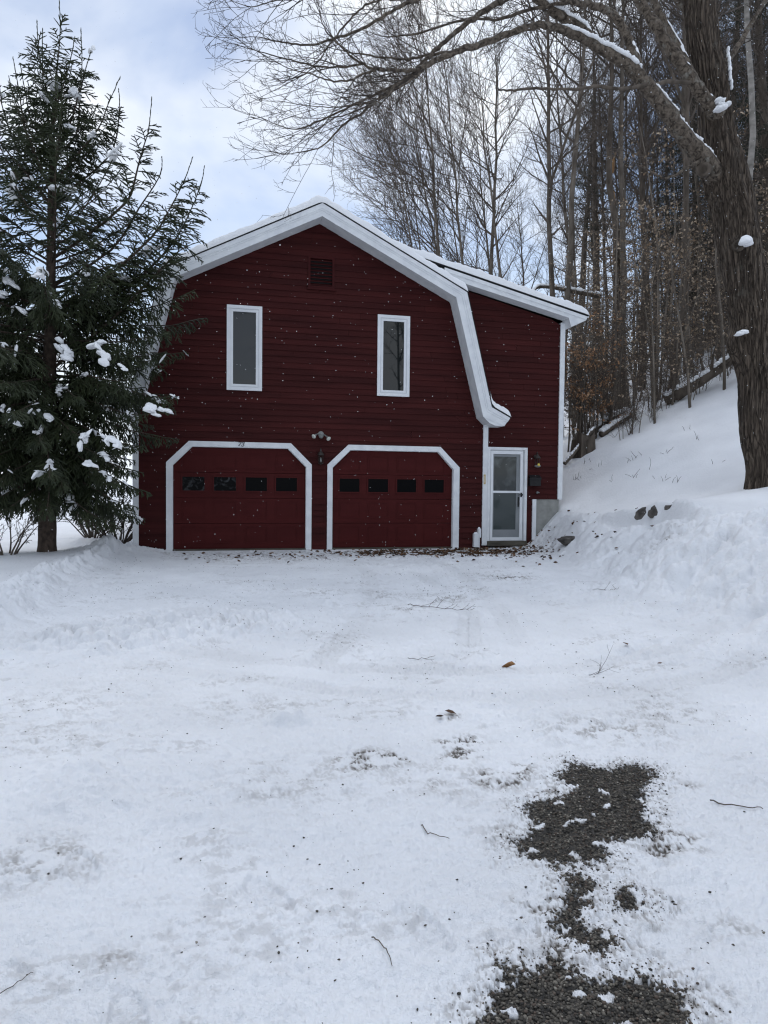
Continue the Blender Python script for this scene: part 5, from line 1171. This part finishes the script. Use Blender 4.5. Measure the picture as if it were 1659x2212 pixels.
for c, droop, leader in mains:
    if droop <= 0.3: continue
    for _ in range(sg.integers(0, 4)):
        t = sg.uniform(0.25, 0.99); p, d = at_t(c, min(t, .99)); q = p+np.array([sg.normal()*0.10, sg.normal()*0.10, sg.uniform(-0.06, 0.03)])
        sm.add(lump_verts(ICO2, (sg.uniform(0.04, 0.11), sg.uniform(0.015, 0.035), sg.uniform(0.010, 0.02)), 0.3, sg) @ rot_to(d+sg.normal(size=3)*0.5).T + q, tris=ICO2F)
sm.build('snow', SNOW, spruce, smooth=True)

# ------------------------------------------------------------------ shrubs at the left
def shrub(name, x, y, h, n, label, leafy, seed, spread=0.55):
    rg = np.random.default_rng(seed); z = gz(x, y); t = thing(name, (x, y, z), label, 'shrub'); po, ra, S = [], [], []
    for k in range(n):
        a = rg.uniform(0, 6.28); c = curve((x+0.12*math.cos(a), y+0.12*math.sin(a), z-0.05), (spread*math.cos(a), spread*math.sin(a), 1), h*rg.uniform(0.7, 1.1), 7, 0.05, 0.25, rg); po.append(c); ra.append(np.linspace(0.017, 0.006, 7))
        q, r_ = twigging(c, 0.01, rg, 8, 0.2, 0.5, 0.7, 4, 0.1, 0.3, 0.3, 0.3, 0.6, 0.0035); po += q; ra += r_; S += q
    mb = MB(); a, b = tubes(po, ra, 4); mb.add(a, b); mb.build('stems', TWIG, t)
    if leafy:
        s0 = np.concatenate([q[:-1] for q in S]); s1 = np.concatenate([q[1:] for q in S]); ii = np.repeat(np.arange(len(s0)), leafy); f = rg.uniform(0, 1, len(ii))[:, None]
        c = s0[ii]+(s1[ii]-s0[ii])*f; d = nrm_rows(rg.normal(size=c.shape)+nrm_rows(s1[ii]-s0[ii])*0.6); w_ = nrm_rows(np.cross(d, rg.normal(size=d.shape))); l_ = rg.uniform(0.03, 0.055, len(ii))[:, None]
        V = np.stack([c-w_*0.005, c+w_*0.005, c+d*l_], 1).reshape(-1, 3); mb = MB(); mb.add(V, tris=np.arange(len(V)).reshape(-1, 3)); mb.build('needles', NEEDLE, t)
    return t
def nrm_rows(v): return v/(np.linalg.norm(v, axis=1, keepdims=True)+1e-9)
x, y = lat(255, 15.4)
shrub('yew_shrub', x, y, 1.5, 26, 'dark evergreen shrub against the left house corner behind the spruce', 14, 21, 0.75)
x, y = lat(200, 16.4)
shrub('yew_shrub', x, y, 1.3, 22, 'dark evergreen shrub further back beyond the spruce trunk', 14, 22, 0.7)
x, y = lat(14, 11.6)
shrub('bare_shrub', x, y, 0.75, 11, 'low bare shrub with upright stems at the left picture edge beside the spruce', 3, 23, 0.4)

# ------------------------------------------------------------------ things lying on the drive
def scatter_pebbles():
    rg = np.random.default_rng(33); xs, ys = [], []
    for x0, x1, y0, y1, n in ((2.3, 3.5, -12.85, -11.75, 24000), (2.2, 2.8, -13.3, -12.75, 10000), (1.75, 2.65, -14.1, -13.15, 26000)):
        x = rg.uniform(x0, x1, n); y = rg.uniform(y0, y1, n); m = bare_mask(x, y); k = (m > 0.0)|((m > -0.07) & (rg.uniform(size=n) < 0.30*np.exp(m/0.025))); xs.append(x[k]); ys.append(y[k])
    x = np.concatenate(xs); y = np.concatenate(ys); n = len(x); z = ground_z(x, y); m_all = bare_mask(x, y)
    s = (0.0027+0.0038*rg.uniform(0, 1, n)**1.7)*np.where(m_all > 0, 1, 0.65); sc = np.stack([s*rg.uniform(.8, 1.3, n), s*rg.uniform(.8, 1.3, n), s*rg.uniform(.55, .85, n)], 1)
    V = ICO1[None]*sc[:, None, :]*(1+0.12*rg.normal(size=(n, len(ICO1), 1))); a = rg.uniform(0, 6.28, n); ca, sa = np.cos(a)[:, None], np.sin(a)[:, None]
    V = np.stack([V[..., 0]*ca-V[..., 1]*sa, V[..., 0]*sa+V[..., 1]*ca, V[..., 2]], -1) + np.stack([x, y, z+s*np.where(m_all > 0, 0.25, -0.15)], 1)[:, None, :]
    F = (ICO1F[None]+(np.arange(n)*len(ICO1))[:, None, None]).reshape(-1, 3)
    pal = np.array([(.095, .083, .067), (.06, .053, .043), (.16, .142, .115), (.10, .075, .058), (.033, .03, .026), (.28, .255, .21)]); c = pal[rg.choice(6, n, p=[.3, .28, .14, .12, .12, .04])]*rg.uniform(.7, 1.2, (n, 1))
    mb = MB(); mb.add(V.reshape(-1, 3), tris=F); o = mb.build('gravel', GRAV, smooth=True); tint(o, np.repeat(c, len(ICO1), 0)); tag(o, 'bare dark grey gravel patch where the drive snow has melted', 'gravel', kind='stuff')
    # loose grit over the snow
    n = 26000; x = rg.uniform(1.7, 3.7, n); y = rg.uniform(-14.0, -11.6, n); m = bare_mask(x, y); k = (m < 0) & (m > -0.22) & (rg.uniform(size=n) < 0.55*np.exp(m/0.05)*sstep((fbm(x*9, y*9, 137, 3)+0.25)/0.5)); gx_, gy_ = x[k], y[k]
    n = 26000; x = rg.uniform(-2.2, 6.5, n); y = -14+rg.uniform(0, 1, n)**1.6*12.5
    den = 0.10+0.9*sstep((fbm(x*0.8, y*0.8, 131, 4, .6)-0.02)/0.45); h_, bare, dirt = detail(x, y, np.hypot(x-CAM[0], y-CAM[1])); den = np.clip(den*0.32+dirt*1.4, 0, 1)
    k = (rg.uniform(size=n) < den) & (bare < 0.5); x, y = np.concatenate([x[k], gx_]), np.concatenate([y[k], gy_]); n = len(x); z = ground_z(x, y); s = 0.0013+0.0040*rg.uniform(0, 1, n)**2.5+0.0009*np.clip(y+12, 0, 8)**0.7*0.5
    V = ICO1[None]*(np.stack([s*1.3, s, s*0.7], 1))[:, None, :]*(1+0.2*rg.normal(size=(n, len(ICO1), 1))); a = rg.uniform(0, 6.28, n); ca, sa = np.cos(a)[:, None], np.sin(a)[:, None]
    V = np.stack([V[..., 0]*ca-V[..., 1]*sa, V[..., 0]*sa+V[..., 1]*ca, V[..., 2]], -1)+np.stack([x, y, z+s*0.2], 1)[:, None, :]
    F = (ICO1F[None]+(np.arange(n)*len(ICO1))[:, None, None]).reshape(-1, 3); c = pal[rg.choice(6, n, p=[.3, .28, .08, .2, .12, .02])]*rg.uniform(.6, 1.1, (n, 1))
    mb = MB(); mb.add(V.reshape(-1, 3), tris=F); o = mb.build('grit', GRAV); tint(o, np.repeat(c, len(ICO1), 0)); tag(o, 'dark grit and crumbs of bark strewn over the packed snow drive', 'grit', kind='stuff')
GRAV = mat('gravel_stone', (0.8, 0.8, 0.8), (1, 1, 1), scale=200, rough=0.75, attr='tint')
scatter_pebbles()
def leaf_cards(x, y, size, rg, cols, lift=0.006):
    n = len(x); z = ground_z(x, y); a = rg.uniform(0, 6.28, n); nrm_ = nrm_rows(np.stack([rg.normal(size=n)*0.35, rg.normal(size=n)*0.35, np.ones(n)], 1))
    A_ = np.stack([np.cos(a), np.sin(a), np.zeros(n)], 1); A_ = nrm_rows(A_-nrm_*np.sum(A_*nrm_, 1, keepdims=True)); B_ = np.cross(nrm_, A_); s = size*rg.uniform(.6, 1.2, n)[:, None]; c = np.stack([x, y, z+lift], 1)
    cu_ = rg.uniform(0.05, 0.3, n)[:, None]
    prof_ = [(-.5, 0, 0.0), (-.22, .26, cu_), (0.1, .33, cu_), (.5, 0, cu_*0.6), (0.1, -.33, cu_), (-.22, -.26, cu_), (-.2, 0, 0), (.15, 0, 0.0)]
    V = np.stack([c+A_*s*p[0]+B_*s*p[1]+nrm_*s*p[2] for p in prof_], 1); F = np.array([(0, 6, 1), (1, 6, 7), (1, 7, 2), (2, 7, 3), (3, 7, 4), (4, 7, 6), (4, 6, 5), (5, 6, 0)])[:, ::-1]
    F = (F[None]+(np.arange(n)*8)[:, None, None]).reshape(-1, 3); col_ = np.array(cols)[rg.integers(0, len(cols), n)]*rg.uniform(.55, 1.2, (n, 1))
    return V.reshape(-1, 3), F, np.repeat(col_, 8, 0)
BROWN = [(.12, .062, .032), (.17, .095, .05), (.085, .045, .026), (.22, .135, .075), (.06, .035, .022)]
lg_ = np.random.default_rng(44)
cl_ = [(6.2, -1.1, .5, .4, 620), (4.6, -1.0, .45, .35, 330), (7.2, -.7, .4, .4, 200), (5.5, -.9, .8, .4, 260), (2.2, -1.2, .8, .5, 90), (7.6, -1.5, .55, .6, 130), (8.1, -.6, .35, .4, 60), (3.6, -.9, .6, .4, 100), (8.0, -3.0, .5, 1.1, 32), (7.0, -2.4, .8, .6, 28)]
xs = np.concatenate([lg_.normal(c[0], c[2], c[4]) for c in cl_]); ys = np.concatenate([np.minimum(lg_.normal(c[1], c[3], c[4]), -0.14) for c in cl_])
kk = perlin(xs*2.3, ys*3.4, 301) > lg_.uniform(-0.45, 0.15, len(xs)); xs, ys = xs[kk], ys[kk]
V, F, c = leaf_cards(xs, ys, 0.085, lg_, BROWN); mb = MB(); mb.add(V, tris=F); o = mb.build('leaf_litter', LEAFM); tint(o, c); tag(o, 'drift of brown dead leaves along the foot of the right garage door and entry', 'leaves', kind='stuff')
for i, (x, y, s, lb) in enumerate(((3.43, -10.05, 0.085, 'long tan leaf lying alone in the middle of the snowy drive'), (4.65, -9.72, .06, 'small curled brown leaf near the right side of the drive'), (4.65, -10.22, .05, 'tiny dark leaf furthest right on the trampled snow'), (2.64, -11.0, .055, 'larger dark crumpled leaf in the pair on the drive'), (2.56, -11.03, .045, 'smaller dark crumpled leaf in the pair on the drive'))):
    p = np.array([x, y, gz(x, y)]); V, F, c = leaf_cards(np.array([x]), np.array([y]), s*1.25, np.random.default_rng(70+i), BROWN if i else [(.36, .18, .07)], 0.014); mb = MB(); mb.add(V, tris=F); o = mb.build('dead_leaf', LEAFM, origin=p); tint(o, c); tag(o, lb, 'leaf', 'single leaves on the drive')
def stick(pts, r, label, twigs=0, seed=1, name='fallen_twig'):
    rg = np.random.default_rng(seed); c = bezier([(x, y, 0) for x, y in pts], 6); c[:, 2] = ground_z(c[:, 0], c[:, 1])+r*0.9+0.004; r = r*0.5; po, ra = [c], [np.linspace(r, r*0.5, len(c))]
    for k in range(twigs):
        p, d = at_t(c, 0.15+0.75*(k+.5)/twigs); q = perp(d, rg); q[2] = abs(q[2])*0.8; e = curve(p, nrm(q+d*0.7), rg.uniform(.08, .26), 4, 0.2, .2, rg); po.append(e); ra.append(np.linspace(r*.6, r*.3, 4))
        e2 = curve(e[2], nrm(perp(nrm(e[2]-e[0]), rg)+0.7*nrm(e[2]-e[0])), rg.uniform(.05, .12), 3, 0.1, .2, rg); po.append(e2); ra.append(np.linspace(r*.4, r*.25, 3))
    mb = MB(); a, b = tubes(po, ra, 5); mb.add(a, b); o = mb.build(name, BARKD, origin=c[0]); tag(o, label, 'twig', 'twigs fallen on the drive')
stick([(3.36, -7.15), (3.6, -7.35), (3.85, -7.52), (4.1, -7.42)], 0.008, 'long forked twig lying across the snow in front of the right garage door', 7, 1, 'fallen_branch')
stick([(4.0, -10.27), (4.09, -10.25), (4.16, -10.18)], 0.005, 'small three-pronged twig right of the tan leaf', 4, 2)
stick([(3.44, -12.38), (3.54, -12.47), (3.62, -12.5)], 0.007, 'straight brown stick right of the big gravel patch', 0, 3)
stick([(1.72, -13.03), (1.75, -13.1), (1.755, -13.16)], 0.0045, 'thin dark curved twig in the near foreground snow', 0, 4)
stick([(2.72, -9.62), (2.85, -9.66), (2.95, -9.64)], 0.005, 'short flat twig in the middle distance left of the tan leaf', 1, 5)
stick([(6.2, -6.4), (6.4, -6.55), (6.6, -6.4)], 0.007, 'dark curved twig at the foot of the ploughed bank', 2, 6)
stick([(2.08, -12.32), (2.1, -12.42), (2.16, -12.46)], 0.005, 'hooked twig left of the big gravel patch', 0, 7)
stick([(0.62, -13.05), (0.69, -13.0), (0.72, -12.96)], 0.003, 'thin straw-like stem in the left foreground snow', 0, 8)

# ------------------------------------------------------------------ snow falling through the air
fg = np.random.default_rng(55); n = 2700
D = 1.6+11.5*fg.uniform(size=n)**0.75; u = fg.uniform(-250, 1900, n); v = fg.uniform(-150, 1230, n)
pos = CAM[None]+(FW[None]+(RT[None]*(u-829.5)[:, None]-UP[None]*(v-1106)[:, None])/1500)*D[:, None]
s = fg.uniform(0.0018, 0.0043, n)*np.clip(D/7, 0.35, 1.15)
keep = (pos[:, 1] < -0.6) & (pos[:, 2] > terrain(pos[:, 0], pos[:, 1])+0.1)
pos, s = pos[keep], s[keep]; n = len(pos)
V = (ICO1[None]*s[:, None, None]*fg.uniform(0.6, 1.25, (n, 1, 3)) + pos[:, None, :]).reshape(-1, 3); F = (ICO1F[None]+(np.arange(n)*len(ICO1))[:, None, None]).reshape(-1, 3)
mb = MB(); mb.add(V, tris=F); o = mb.build('falling_snow', SNOW); tag(o, 'fine snowflakes drifting through the air in front of the red house', 'snowflakes', kind='stuff')
